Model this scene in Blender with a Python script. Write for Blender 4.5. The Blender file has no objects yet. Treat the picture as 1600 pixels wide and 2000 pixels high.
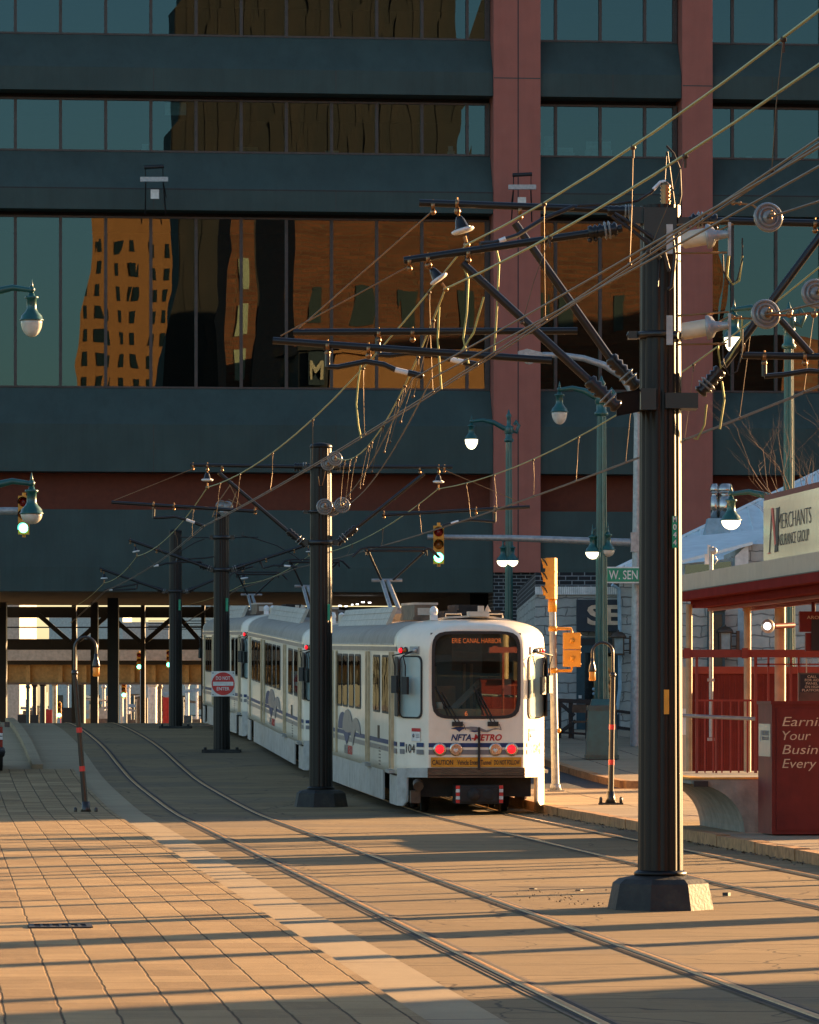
import bpy, math, random
from mathutils import Vector as V, Matrix
random.seed(11)
SC = bpy.context.scene
COL = SC.collection
R = math.radians
F = 8770.0            # focal length in photo pixels (1600 x 2000 photo)
HOR = 1370.0          # photo row of the horizon
EYE = 2.0
# ------------------------------------------------------------------ camera, sky, sun, exposure
cd = bpy.data.cameras.new('camera')
cam = bpy.data.objects.new('camera', cd); COL.objects.link(cam)
cam.location = (0, 0, EYE); cam.rotation_euler = (R(90), 0, 0)
cd.sensor_fit = 'VERTICAL'; cd.sensor_height = 36.0; cd.lens = F / 2000 * 36
cd.shift_y = (HOR - 1000) / 2000
cd.clip_start = 0.5; cd.clip_end = 8000
SC.camera = cam
SUN_AZ, SUN_EL = 40.0, 10.5       # azimuth measured from +X towards +Y
w = bpy.data.worlds.new('World'); SC.world = w; w.use_nodes = True
nt = w.node_tree; bg = nt.nodes['Background']
sky = nt.nodes.new('ShaderNodeTexSky'); sky.sky_type = 'NISHITA'; sky.sun_disc = False
sky.sun_elevation = R(SUN_EL); sky.sun_rotation = R(90 - SUN_AZ)
sky.air_density = 1.0; sky.dust_density = 1.2; sky.ozone_density = 2.0
nt.links.new(sky.outputs[0], bg.inputs[0]); bg.inputs[1].default_value = 0.06
sl = bpy.data.lights.new('sun', 'SUN'); sl.energy = 5.0; sl.angle = R(0.5); sl.color = (1.0, 0.60, 0.275)
so = bpy.data.objects.new('sun', sl); COL.objects.link(so); so.location = (60, 60, 60)
sd = V((math.cos(R(SUN_AZ)) * math.cos(R(SUN_EL)), math.sin(R(SUN_AZ)) * math.cos(R(SUN_EL)), math.sin(R(SUN_EL))))
so.rotation_euler = sd.to_track_quat('Z', 'Y').to_euler()
SC.view_settings.view_transform = 'Standard'; SC.view_settings.look = 'None'
SC.view_settings.gamma = 1.0; SC.view_settings.exposure = 2.3
SC.cycles.max_bounces = 6; SC.cycles.transparent_max_bounces = 12
SC.cycles.sample_clamp_indirect = 8.0

# ------------------------------------------------------------------ frames of reference
A = math.atan(0.103); CA, SA = math.cos(A), math.sin(A)
BU = V((CA, SA, 0)); AV = V((-SA, CA, 0)); UP = V((0, 0, 1))
GP = [(-400, 0), (60, 0), (78, 0), (90, .13), (99, .28), (107, .52), (113, .72), (121, .92), (133, 1.13), (144, 1.25),
      (151, 1.27), (165, 1.1), (185, .4), (210, -.8), (240, -2.0), (270, -2.5), (5000, -2.5)]
def g(y):
    for i in range(len(GP) - 1):
        if y <= GP[i + 1][0]:
            x0, a = GP[i]; x1, b = GP[i + 1]
            def sl_(k):
                if k <= 1 or k >= len(GP) - 2: return 0.0
                return (GP[k + 1][1] - GP[k - 1][1]) / (GP[k + 1][0] - GP[k - 1][0])
            h = x1 - x0; t = (y - x0) / h; m0, m1 = sl_(i) * h, sl_(i + 1) * h
            if i < 2: m0 = m1 = 0
            return (2*t**3-3*t*t+1)*a + (t**3-2*t*t+t)*m0 + (-2*t**3+3*t*t)*b + (t**3-t*t)*m1
    return GP[-1][1]
def P(px, py, D): return V(((px - 800) * D / F, D, EYE - (py - HOR) * D / F))
def S(u, v, z=0.0): return V((u * CA - v * SA, u * SA + v * CA, z))
def SG(u, v, dz=0.0):
    p = S(u, v); p.z = g(p.y) + dz; return p
def PX(px, D): return (px - 800) * D / F
def at_u(px, u):                       # depth v where the line u = const shows at photo column px
    k = (px - 800) / F
    return (u * CA - k * u * SA) / (SA + k * CA)

# ------------------------------------------------------------------ mesh builder
class MB:
    def __init__(s): s.v = []; s.f = []; s.m = []; s.s = []
    def add(s, vs, fs, m=0, sm=False):
        o = len(s.v); s.v += [V(p) for p in vs]
        for f in fs: s.f.append([i + o for i in f]); s.m.append(m); s.s.append(sm)
        return s
    def frame(s, c, x, y, z, m=0):      # box with centre c and half-axis vectors
        c, x, y, z = V(c), V(x), V(y), V(z)
        vs = [c + a*x + b*y + d*z for a in (-1, 1) for b in (-1, 1) for d in (-1, 1)]
        fs = [(0,1,3,2), (4,6,7,5), (0,4,5,1), (2,3,7,6), (0,2,6,4), (1,5,7,3)]
        if x.cross(y).dot(z) < 0: fs = [f[::-1] for f in fs]
        return s.add(vs, fs, m)
    def box(s, a, b, m=0):
        a, b = V(a), V(b); c = (a + b) / 2; h = (b - a) / 2
        return s.frame(c, (abs(h.x), 0, 0), (0, abs(h.y), 0), (0, 0, abs(h.z)), m)
    def ubox(s, u0, u1, v0, v1, z0, z1, m=0):      # box aligned with the street
        c = S((u0+u1)/2, (v0+v1)/2, (z0+z1)/2)
        return s.frame(c, BU*abs(u1-u0)/2, AV*abs(v1-v0)/2, UP*abs(z1-z0)/2, m)
    def beam(s, p, q, w, h, m=0, up=UP):
        p, q = V(p), V(q); d = q - p; l = d.length
        if l < 1e-6: return s
        d /= l; x = d.cross(V(up))
        if x.length < 1e-3: x = d.cross(V((1, 0, 0)))
        x.normalize(); z = x.cross(d).normalized()
        return s.frame((p+q)/2, d*l/2, x*w/2, z*h/2, m)
    def tube(s, pts, r, n=8, m=0, cap=True):
        pts = [V(p) for p in pts]; k = len(pts)
        rs = r if isinstance(r, (list, tuple)) else [r]*k
        vs = []; fs = []; px = None
        for i, p in enumerate(pts):
            d = (pts[min(i+1, k-1)] - pts[max(i-1, 0)])
            if d.length < 1e-9: d = V((0, 0, 1))
            d.normalize()
            if px is None:
                x = d.cross(V((0, 0, 1)) if abs(d.z) < .9 else V((1, 0, 0)))
            else: x = px - d*px.dot(d)
            x.normalize(); px = x; y = d.cross(x)
            for j in range(n):
                a = 2*math.pi*j/n; vs.append(p + (x*math.cos(a) + y*math.sin(a))*rs[i])
        for i in range(k-1):
            for j in range(n):
                j2 = (j+1) % n; fs.append((i*n+j, i*n+j2, (i+1)*n+j2, (i+1)*n+j))
        s.add(vs, fs, m, True)
        if cap:
            s.add(vs[:n], [tuple(range(n))[::-1]], m); s.add(vs[-n:], [tuple(range(n))], m)
        return s
    def lathe(s, c, prof, n=16, ax=UP, m=0, sm=True):
        c = V(c); ax = V(ax).normalized()
        x = ax.cross(V((0, 1, 0)) if abs(ax.y) < .9 else V((1, 0, 0))).normalized(); y = ax.cross(x)
        vs = []; fs = []
        for r, h in prof:
            for j in range(n):
                a = 2*math.pi*j/n; vs.append(c + ax*h + (x*math.cos(a) + y*math.sin(a))*max(r, 1e-4))
        for i in range(len(prof)-1):
            for j in range(n):
                j2 = (j+1) % n; fs.append((i*n+j, i*n+j2, (i+1)*n+j2, (i+1)*n+j))
        fs.append(tuple(range(n))[::-1]); fs.append(tuple(range((len(prof)-1)*n, len(prof)*n)))
        return s.add(vs, fs, m, sm)
    def ball(s, c, r, n=12, m=0, sq=1.0):
        k = n//2
        return s.lathe(c, [(r*math.sin(math.pi*i/k), -r*sq*math.cos(math.pi*i/k)) for i in range(k+1)], n, UP, m)
    def prism(s, poly, off, m=0):
        poly = [V(p) for p in poly]; off = V(off); n = len(poly)
        vs = poly + [p + off for p in poly]
        nrm = V((0, 0, 0))
        for i in range(n): nrm += poly[i].cross(poly[(i+1) % n])
        f0 = tuple(range(n)); f1 = tuple(range(n, 2*n))
        if nrm.dot(off) > 0: f0 = f0[::-1]; sides = [(i, (i+1) % n, (i+1) % n+n, i+n) for i in range(n)]
        else: f1 = f1[::-1]; sides = [((i+1) % n, i, i+n, (i+1) % n+n) for i in range(n)]
        return s.add(vs, [f0, f1] + sides, m)
    def text(s, body, o, right, up, h, w=None, m=0, shear=0, bold=0, align='LEFT', ex=.004):
        vs, fs, bb = text_geo(body, shear, bold)
        x0, x1 = bb; sc = h / CAPH; sx = sc if w is None else w / (x1 - x0)
        right = V(right).normalized(); up = V(up).normalized(); nn = right.cross(up)
        off = -x0*sx if align == 'LEFT' else -(x0+x1)/2*sx
        V0 = [V(o) + right*(p[0]*sx + off) + up*(p[1]*sc) + nn*(p[2]*ex) for p in vs]
        return s.add(V0, fs, m)
_tc = {}
CAPH = .73
def text_geo(body, shear, bold):
    k = (body, shear, bold)
    if k in _tc: return _tc[k]
    c = bpy.data.curves.new('txt', 'FONT'); c.body = body; c.shear = shear; c.offset = bold; c.extrude = .5; c.resolution_u = 3
    o = bpy.data.objects.new('txt', c); COL.objects.link(o)
    dg = bpy.context.evaluated_depsgraph_get(); dg.update()
    me = o.evaluated_get(dg).to_mesh()
    vs = [tuple(p.co) for p in me.vertices]; fs = [tuple(p.vertices) for p in me.polygons]
    xs = [p[0] for p in vs]
    o.evaluated_get(dg).to_mesh_clear()
    bpy.data.objects.remove(o); bpy.data.curves.remove(c)
    _tc[k] = (vs, fs, (min(xs), max(xs))); return _tc[k]
_v = text_geo('H', 0, 0)[0]; CAPH = max(p[1] for p in _v) - min(p[1] for p in _v)

# ------------------------------------------------------------------ objects
ORG = {}
def tag(o, label=None, cat=None, group=None, kind=None):
    if label: o['label'] = label
    if cat: o['category'] = cat
    if group: o['group'] = group
    if kind: o['kind'] = kind
    return o
def link(name, mb, mats, org):
    me = bpy.data.meshes.new(name)
    me.from_pydata([tuple(p - org) for p in mb.v], [], mb.f)
    for m in (mats if isinstance(mats, (list, tuple)) else [mats]): me.materials.append(m)
    me.polygons.foreach_set('material_index', mb.m); me.polygons.foreach_set('use_smooth', mb.s)
    me.update()
    o = bpy.data.objects.new(name, me); COL.objects.link(o); return o
def thing(name, label, cat, loc, group=None):
    o = bpy.data.objects.new(name, None); COL.objects.link(o); o.empty_display_size = .2
    o.location = loc; ORG[o.name] = V(loc); return tag(o, label, cat, group)
def part(name, mb, mats, parent, label=None):
    org = ORG[parent.name]; o = link(name, mb, mats, org); o.parent = parent; ORG[o.name] = org
    if label: o['label'] = label
    return o
def solo(name, mb, mats, label, cat, loc, group=None):
    o = link(name, mb, mats, V(loc)); o.location = loc; ORG[o.name] = V(loc); return tag(o, label, cat, group)
def struct(name, mb, mats, kind='structure'):
    return tag(link(name, mb, mats, V((0, 0, 0))), kind=kind)
def dup(o, parent=None):
    c = o.copy(); COL.objects.link(c)
    if parent: c.parent = parent
    for ch in list(o.children): dup(ch, c)
    return c

# ------------------------------------------------------------------ materials
def nodes(name):
    m = bpy.data.materials.new(name); m.use_nodes = True
    n = m.node_tree; return m, n, n.nodes['Principled BSDF'], n.nodes.new, n.links.new
def col4(c, k=1.0): return (min(c[0]*k, 1), min(c[1]*k, 1), min(c[2]*k, 1), 1)
def mat(name, c, r=.6, metal=0.0, var=.18, sc=6.0, bump=0.0, bsc=40.0, emit=0.0, spec=.5, coat=0.0, dirt=None, dsc=1.5, damt=.5):
    m, t, b, N, L = nodes(name)
    tc = N('ShaderNodeTexCoord')
    nz = N('ShaderNodeTexNoise'); nz.inputs['Scale'].default_value = sc; nz.inputs['Detail'].default_value = 5
    L(tc.outputs['Object'], nz.inputs['Vector'])
    rp = N('ShaderNodeValToRGB'); e = rp.color_ramp.elements
    e[0].position = .3; e[1].position = .7; e[0].color = col4(c, 1-var); e[1].color = col4(c, 1+var)
    L(nz.outputs['Fac'], rp.inputs['Fac']); out = rp.outputs['Color']
    if dirt:
        n2 = N('ShaderNodeTexNoise'); n2.inputs['Scale'].default_value = dsc; n2.inputs['Detail'].default_value = 8
        n2.inputs['Roughness'].default_value = .7
        L(tc.outputs['Object'], n2.inputs['Vector'])
        mr = N('ShaderNodeMapRange'); mr.inputs[1].default_value = .48; mr.inputs[2].default_value = .75; mr.inputs[4].default_value = damt
        L(n2.outputs['Fac'], mr.inputs[0])
        mx = N('ShaderNodeMixRGB'); mx.inputs[2].default_value = col4(dirt)
        L(mr.outputs[0], mx.inputs[0]); L(out, mx.inputs[1]); out = mx.outputs[0]
    L(out, b.inputs['Base Color'])
    b.inputs['Roughness'].default_value = r; b.inputs['Metallic'].default_value = metal
    b.inputs['Specular IOR Level'].default_value = spec
    if coat: b.inputs['Coat Weight'].default_value = coat; b.inputs['Coat Roughness'].default_value = .08
    if emit: b.inputs['Emission Color'].default_value = col4(c); b.inputs['Emission Strength'].default_value = emit
    if bump:
        n3 = N('ShaderNodeTexNoise'); n3.inputs['Scale'].default_value = bsc; n3.inputs['Detail'].default_value = 6
        L(tc.outputs['Object'], n3.inputs['Vector'])
        bp = N('ShaderNodeBump'); bp.inputs['Strength'].default_value = 1; bp.inputs['Distance'].default_value = bump
        L(n3.outputs['Fac'], bp.inputs['Height']); L(bp.outputs[0], b.inputs['Normal'])
    return m
def streaked(m, amt=.35, dark=.6):
    t = m.node_tree; N, L = t.nodes.new, t.links.new; b = t.nodes['Principled BSDF']
    src = b.inputs['Base Color'].links[0].from_socket
    tc = N('ShaderNodeTexCoord'); mp = N('ShaderNodeMapping'); mp.inputs['Scale'].default_value = (1, 1, .07); L(tc.outputs['Object'], mp.inputs['Vector'])
    nz = N('ShaderNodeTexNoise'); nz.inputs['Scale'].default_value = 2.6; nz.inputs['Detail'].default_value = 7; nz.inputs['Roughness'].default_value = .75; L(mp.outputs[0], nz.inputs['Vector'])
    mr = N('ShaderNodeMapRange'); mr.inputs[1].default_value = .45; mr.inputs[2].default_value = .75; mr.inputs[4].default_value = amt; L(nz.outputs['Fac'], mr.inputs[0])
    mx = N('ShaderNodeMixRGB'); mx.blend_type = 'MULTIPLY'; mx.inputs[2].default_value = (dark, dark, dark, 1); L(mr.outputs[0], mx.inputs[0]); L(src, mx.inputs[1]); L(mx.outputs[0], b.inputs['Base Color'])
def mth(N, L, op, a, b=None, c=None):
    n = N('ShaderNodeMath'); n.operation = op
    for i, x in enumerate((a, b, c)):
        if x is None: continue
        if isinstance(x, (int, float)): n.inputs[i].default_value = x
        else: L(x, n.inputs[i])
    return n.outputs[0]
def uvcoord(N, L):                     # street-aligned coordinates from world position
    tc = N('ShaderNodeTexCoord'); mp = N('ShaderNodeMapping'); mp.inputs['Rotation'].default_value = (0, 0, -A)
    L(tc.outputs['Object'], mp.inputs['Vector'])
    sp = N('ShaderNodeSeparateXYZ'); L(mp.outputs[0], sp.inputs[0]); return mp.outputs[0], sp
def noise(N, L, vec, sc, det=5, rough=.6, stretch=None):
    if stretch:
        mp = N('ShaderNodeMapping'); mp.inputs['Scale'].default_value = stretch; L(vec, mp.inputs['Vector']); vec = mp.outputs[0]
    n = N('ShaderNodeTexNoise'); n.inputs['Scale'].default_value = sc; n.inputs['Detail'].default_value = det
    n.inputs['Roughness'].default_value = rough; L(vec, n.inputs['Vector']); return n.outputs['Fac']
def mix(N, L, f, a, b, mode='MIX'):
    n = N('ShaderNodeMixRGB'); n.blend_type = mode
    for i, x in enumerate((f, a, b)):
        if isinstance(x, (int, float)): n.inputs[i].default_value = x
        elif isinstance(x, tuple): n.inputs[i].default_value = col4(x)
        else: L(x, n.inputs[i])
    return n.outputs[0]
def remap(N, L, x, a, b, c=0.0, d=1.0):
    n = N('ShaderNodeMapRange'); L(x, n.inputs[0])
    for i, q in enumerate((a, b, c, d)): n.inputs[i+1].default_value = q
    return n.outputs[0]
def paving(name, c, c2, du, dv, lw, rough=.85, joint=(.03, .022, .016), bump=.006, cross=1.0, grit=160, jit=.05, spec=.25, crack=0.0):
    m, t, b, N, L = nodes(name)
    vec, sp = uvcoord(N, L)
    wob = remap(N, L, noise(N, L, vec, 1.7, 3), 0, 1, -jit, jit)
    wob2 = remap(N, L, noise(N, L, vec, 9.0, 3), 0, 1, -.006, .006)
    def line(coord, step, wd):
        q = mth(N, L, 'ADD', mth(N, L, 'ADD', coord, wob), wob2)
        f = mth(N, L, 'FRACT', mth(N, L, 'DIVIDE', q, step))
        d = mth(N, L, 'ABSOLUTE', mth(N, L, 'SUBTRACT', f, .5))       # 0.5 at the joint
        return remap(N, L, d, .5 - wd/step, .5 - .35*wd/step)
    lu = line(sp.outputs[0], du, lw) if du else None
    lv = line(sp.outputs[1], dv, lw)
    lv = mth(N, L, 'MULTIPLY', lv, cross)
    j = mth(N, L, 'MAXIMUM', lu, lv) if du else lv
    cmb = N('ShaderNodeCombineXYZ')
    if du: L(mth(N, L, 'FLOOR', mth(N, L, 'DIVIDE', mth(N, L, 'ADD', sp.outputs[0], wob), du)), cmb.inputs[0])
    L(mth(N, L, 'FLOOR', mth(N, L, 'DIVIDE', mth(N, L, 'ADD', sp.outputs[1], wob), dv)), cmb.inputs[1])
    wn = N('ShaderNodeTexWhiteNoise'); wn.noise_dimensions = '3D'; L(cmb.outputs[0], wn.inputs[0])
    cell = wn.outputs[0]
    base = mix(N, L, cell, c, c2)
    n1 = noise(N, L, vec, .7, 8, .7); base = mix(N, L, remap(N, L, n1, .45, .8, 0, .55), base, tuple(x*.55 for x in c))
    n2 = noise(N, L, vec, 4.0, 8, .75, (1, .35, 1)); base = mix(N, L, remap(N, L, n2, .5, .8, 0, .4), base, tuple(x*1.35 for x in c2))
    n4 = noise(N, L, vec, 1.2, 6, .7, (.15, 1.6, 1)); base = mix(N, L, remap(N, L, n4, .52, .72, 0, .4), base, tuple(x*.5 for x in c))
    gr = noise(N, L, vec, grit, 2); base = mix(N, L, remap(N, L, gr, .35, .75, 0, .5), base, tuple(x*1.5 for x in c2))
    if crack:
        for sc_, th in ((crack, .006), (crack*.37, .004)):
            vo = N('ShaderNodeTexVoronoi'); vo.feature = 'DISTANCE_TO_EDGE'; vo.inputs['Scale'].default_value = sc_
            wv_ = N('ShaderNodeVectorMath'); wv_.operation = 'MULTIPLY_ADD'; nn_ = N('ShaderNodeTexNoise'); nn_.inputs['Scale'].default_value = 1.3; L(vec, nn_.inputs['Vector'])
            L(nn_.outputs['Color'], wv_.inputs[0]); wv_.inputs[1].default_value = (.7, .7, 0); L(vec, wv_.inputs[2]); L(wv_.outputs[0], vo.inputs['Vector'])
            base = mix(N, L, remap(N, L, vo.outputs['Distance'], th, th*.4, 0, .75), base, joint)
        st = noise(N, L, vec, .9, 9, .8); base = mix(N, L, remap(N, L, st, .56, .66, 0, .5), base, (.075, .058, .042))
        pt = N('ShaderNodeTexVoronoi'); pt.inputs['Scale'].default_value = .33; L(vec, pt.inputs['Vector'])
        base = mix(N, L, remap(N, L, pt.outputs['Color'], .62, .64, 0, .3), base, (.115, .098, .075))
    base = mix(N, L, j, base, joint)
    L(base, b.inputs['Base Color']); b.inputs['Roughness'].default_value = rough; b.inputs['Specular IOR Level'].default_value = spec
    h = mth(N, L, 'SUBTRACT', mth(N, L, 'ADD', mth(N, L, 'MULTIPLY', gr, .35), mth(N, L, 'MULTIPLY', n2, .5)), mth(N, L, 'MULTIPLY', j, 1.6))
    h = mth(N, L, 'ADD', h, mth(N, L, 'MULTIPLY', cell, .45))
    bp = N('ShaderNodeBump'); bp.inputs['Distance'].default_value = bump; bp.inputs['Strength'].default_value = 1
    L(h, bp.inputs['Height']); L(bp.outputs[0], b.inputs['Normal'])
    return m
def masonry(name, c1, c2, mortar, bw, bh, ms=.02, rough=.85, bump=.01, off=.5, warp=0.0):
    m, t, b, N, L = nodes(name)
    tc = N('ShaderNodeTexCoord'); sp = N('ShaderNodeSeparateXYZ'); L(tc.outputs['Object'], sp.inputs[0])
    cb = N('ShaderNodeCombineXYZ'); L(mth(N, L, 'ADD', sp.outputs[0], sp.outputs[1]), cb.inputs[0]); L(sp.outputs[2], cb.inputs[1])
    vec = cb.outputs[0]
    if warp:
        nn = N('ShaderNodeTexNoise'); nn.inputs['Scale'].default_value = 2.2; nn.inputs['Detail'].default_value = 2; L(vec, nn.inputs['Vector'])
        vm = N('ShaderNodeVectorMath'); vm.operation = 'MULTIPLY_ADD'; L(nn.outputs['Color'], vm.inputs[0])
        vm.inputs[1].default_value = (warp, warp, 0); L(vec, vm.inputs[2]); vec = vm.outputs[0]
    br = N('ShaderNodeTexBrick'); br.offset = off; L(vec, br.inputs['Vector'])
    br.inputs['Color1'].default_value = col4(c1); br.inputs['Color2'].default_value = col4(c2); br.inputs['Mortar'].default_value = col4(mortar)
    br.inputs['Scale'].default_value = 1; br.inputs['Brick Width'].default_value = bw; br.inputs['Row Height'].default_value = bh
    br.inputs['Mortar Size'].default_value = ms; br.inputs['Mortar Smooth'].default_value = .2
    if warp: br.squash = 1.4; br.squash_frequency = 3
    nz = noise(N, L, tc.outputs['Object'], 5, 6, .7)
    L(mix(N, L, remap(N, L, nz, .4, .75, 0, .5), br.outputs['Color'], tuple(x*.6 for x in c1)), b.inputs['Base Color'])
    b.inputs['Roughness'].default_value = rough
    bp = N('ShaderNodeBump'); bp.inputs['Distance'].default_value = bump; bp.inputs['Strength'].default_value = 1
    L(mth(N, L, 'ADD', mth(N, L, 'MULTIPLY', br.outputs['Fac'], -1.0), mth(N, L, 'MULTIPLY', nz, .6)), bp.inputs['Height']); L(bp.outputs[0], b.inputs['Normal'])
    return m
def glass(name, refl, trans, tr=.6, wav=.0, wsc=.5, rough=0.0):       # coated pane: part mirror, part see-through tint
    m, t, b, N, L = nodes(name); t.nodes.remove(b)
    gl = N('ShaderNodeBsdfGlossy'); gl.inputs['Color'].default_value = col4(refl); gl.inputs['Roughness'].default_value = rough
    tp = N('ShaderNodeBsdfTransparent'); tp.inputs['Color'].default_value = col4(trans)
    ad = N('ShaderNodeAddShader'); L(gl.outputs[0], ad.inputs[0]); L(tp.outputs[0], ad.inputs[1])
    L(ad.outputs[0], t.nodes['Material Output'].inputs['Surface'])
    if wav:
        tc = N('ShaderNodeTexCoord')
        h = noise(N, L, tc.outputs['Object'], wsc, 1.5, .4, (1, 1, .45))
        bp = N('ShaderNodeBump'); bp.inputs['Distance'].default_value = wav; bp.inputs['Strength'].default_value = 1
        L(h, bp.inputs['Height']); L(bp.outputs[0], gl.inputs['Normal'])
    return m
M = {}
M['slab'] = paving('track_concrete', (.185, .125, .060), (.255, .176, .086), 0, 1.3, .028, joint=(.05, .034, .02), bump=.005, jit=.05, cross=.75, crack=.45)
M['slab2'] = paving('strip_concrete', (.30, .225, .13), (.35, .265, .155), 0, 3.1, .03, joint=(.12, .085, .06), bump=.003, jit=.02)
M['paver'] = paving('plaza_pavers', (.165, .102, .046), (.36, .245, .118), .35, .70, .011, joint=(.075, .045, .021), bump=.007, cross=.5, jit=.018)
M['walk'] = paving('sidewalk_concrete', (.27, .205, .13), (.33, .25, .16), 1.5, 1.5, .03, joint=(.1, .07, .05), bump=.004)
M['asphalt'] = paving('asphalt', (.055, .058, .06), (.07, .07, .07), 0, 6.0, .05, joint=(.025, .025, .025), bump=.006)
M['earth'] = mat('ground_fill', (.12, .11, .09), .9, bump=.01)
M['kerb'] = mat('kerb_granite', (.42, .215, .085), .85, var=.3, sc=9, bump=.012, bsc=14, dirt=(.1, .06, .03), dsc=2)
M['rail'] = mat('rail_steel', (.58, .33, .13), .45, .5, var=.25, sc=20)
M['trough'] = mat('rail_bedding', (.17, .11, .062), .85, var=.35, sc=6, bump=.006, dirt=(.05, .035, .025), dsc=3)
M['groove'] = mat('flangeway_grime', (.018, .013, .01), .9)
M['spandrel'] = mat('grey_blue_concrete', (.043, .069, .060), .75, var=.12, sc=.8, bump=.004, bsc=60, dirt=(.036, .053, .046), dsc=.35, damt=.6)
M['salmon'] = mat('salmon_concrete', (.40, .130, .090), .8, var=.07, sc=1.2, bump=.004, bsc=60, dirt=(.33, .105, .07), dsc=.5, damt=.5)
M['oxide'] = mat('dark_red_concrete', (.15, .034, .014), .8, var=.1)
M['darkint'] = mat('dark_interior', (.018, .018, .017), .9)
M['mull'] = mat('bronze_mullion', (.06, .05, .043), .45, .3)
M['oglass'] = glass('office_glass', (.050, .080, .084), (.17, .26, .26), wav=.0034, wsc=.5)
M['blacksteel'] = mat('black_steel', (.013, .014, .015), .5, var=.2)
M['soffit'] = mat('soffit_concrete', (.04, .04, .036), .9)
M['pole'] = mat('black_pole_paint', (.0045, .0045, .004), .40, var=.25, sc=3, spec=.30)
M['polebase'] = mat('painted_concrete_base', (.013, .013, .011), .65, var=.3, sc=10, bump=.006, bsc=25, dirt=(.07, .062, .042), dsc=6, damt=.45)
M['armpaint'] = mat('black_arm_paint', (.008, .008, .0085), .3)
M['brass'] = mat('bronze_fitting', (.30, .17, .08), .35, .9)
M['porc'] = mat('grey_porcelain', (.20, .205, .19), .25, coat=.5)
M['white'] = mat('white_cap', (.75, .75, .72), .3)
M['tank'] = mat('cream_paint', (.58, .50, .36), .4, coat=.3)
M['copper'] = mat('copper_wire_patina', (.34, .34, .12), .45, .35, sc=60)
M['contact'] = mat('contact_wire_bronze', (.10, .068, .036), .45, .4)
M['cable'] = mat('black_cable', (.012, .012, .012), .5)
M['teal'] = mat('teal_lamp_paint', (.005, .078, .07), .4, coat=.4, var=.2)
M['galv'] = mat('galvanised_steel', (.36, .37, .36), .45, .5, var=.2, sc=10)
M['globe_lit'] = mat('lit_lamp_glass', (1.0, .86, .55), .3, emit=.9, var=.02)
M['globe_off'] = mat('milky_lamp_glass', (.6, .58, .5), .15, coat=.6)
M['sigyel'] = mat('signal_yellow', (.72, .30, .02), .45, var=.1)
M['sigblk'] = mat('signal_black', (.012, .012, .012), .5)
M['red_off'] = mat('red_lens', (.25, .012, .008), .25)
M['amb_off'] = mat('amber_lens', (.32, .11, .012), .25)
M['grn_on'] = mat('lit_green_lens', (.12, 1.0, .72), .3, emit=2.2, var=.01)
M['red_on'] = mat('lit_red_lens', (1.0, .010, .018), .3, emit=.32, var=.01)
M['redtape'] = mat('red_reflective_tape', (.75, .04, .03), .35)
M['bronzepole'] = mat('bronze_pole_paint', (.014, .011, .008), .35, coat=.3)
M['amberglass'] = mat('amber_lamp_glass', (.6, .2, .02), .25, emit=.06)
M['signred'] = mat('sign_red', (.62, .03, .025), .4)
M['signwhite'] = mat('sign_white', (.72, .70, .64), .4)
M['signgreen'] = mat('sign_green', (.0, .26, .13), .4)
M['body'] = mat('white_vehicle_paint', (.90, .80, .63), .42, var=.04, sc=2, coat=.35, dirt=(.64, .53, .38), dsc=1.2, damt=.5)
M['roofgrey'] = mat('weathered_roof', (.38, .33, .27), .7, var=.12, dirt=(.22, .19, .15), dsc=1.0)
M['skirt'] = mat('skirt_panel', (.46, .44, .40), .5, var=.12, dirt=(.22, .18, .13), dsc=2.5, damt=.7)
M['blue'] = mat('blue_stripe', (.004, .03, .12), .5)
M['grey'] = mat('grey_stripe', (.20, .19, .19), .4)
M['logored'] = mat('logo_red', (.5, .012, .012), .5)
M['rubber'] = mat('black_rubber', (.012, .012, .012), .55)
M['tglass'] = glass('tinted_train_glass', (.22, .22, .2), (.12, .12, .12), wav=.002, wsc=3.0)
M['cabglass_sky'] = mat('cab_glass_painted_sky', (.42, .55, .52), .06, var=.12, sc=1.5, spec=.6)  # pale teal sky reflection painted into the diffuse colour
M['wglass'] = glass('windshield_glass', (.10, .125, .12), (.58, .6, .56))
M['under'] = mat('underframe_grime', (.02, .017, .014), .8, var=.4)
M['brownmetal'] = mat('brown_bumper', (.10, .065, .04), .5, .3, var=.3)
M['trim'] = mat('door_trim_alu', (.52, .42, .28), .4, .5)
M['cauty'] = mat('caution_yellow', (.66, .28, .015), .45)
M['ink'] = mat('black_ink', (.012, .012, .014), .5)
M['led'] = mat('amber_led', (1.0, .22, .05), .4, emit=.15, var=.01)
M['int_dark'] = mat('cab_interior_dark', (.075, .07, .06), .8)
M['int_tan'] = mat('cab_interior_tan', (.30, .21, .11), .7)
M['int_red'] = mat('cab_seat_red', (.42, .04, .025), .7)
M['chrome'] = mat('chrome_ring', (.55, .5, .44), .2, .95)
M['roofbox'] = mat('roof_equipment_cream', (.56, .50, .40), .5, dirt=(.3, .25, .18), dsc=4)
M['roofbrown'] = mat('roof_resistor_brown', (.16, .11, .07), .6, var=.35)
M['stone'] = masonry('rough_grey_stone', (.40, .385, .34), (.52, .50, .44), (.20, .19, .17), .62, .27, .016, warp=.22, bump=.03)
M['blackbrick'] = masonry('black_brick', (.012, .013, .015), (.02, .02, .022), (.24, .25, .25), .36, .13, .016)
M['metalroof'] = mat('pale_metal_roof', (.74, .82, .82), .5, .05, var=.08, sc=3)
M['lightblue'] = mat('pale_blue_panel', (.30, .42, .48), .5)
M['tealframe'] = mat('dark_teal_frame', (.015, .06, .075), .5)
M['navy'] = mat('dark_awning_panel', (.022, .028, .036), .6)
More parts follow.
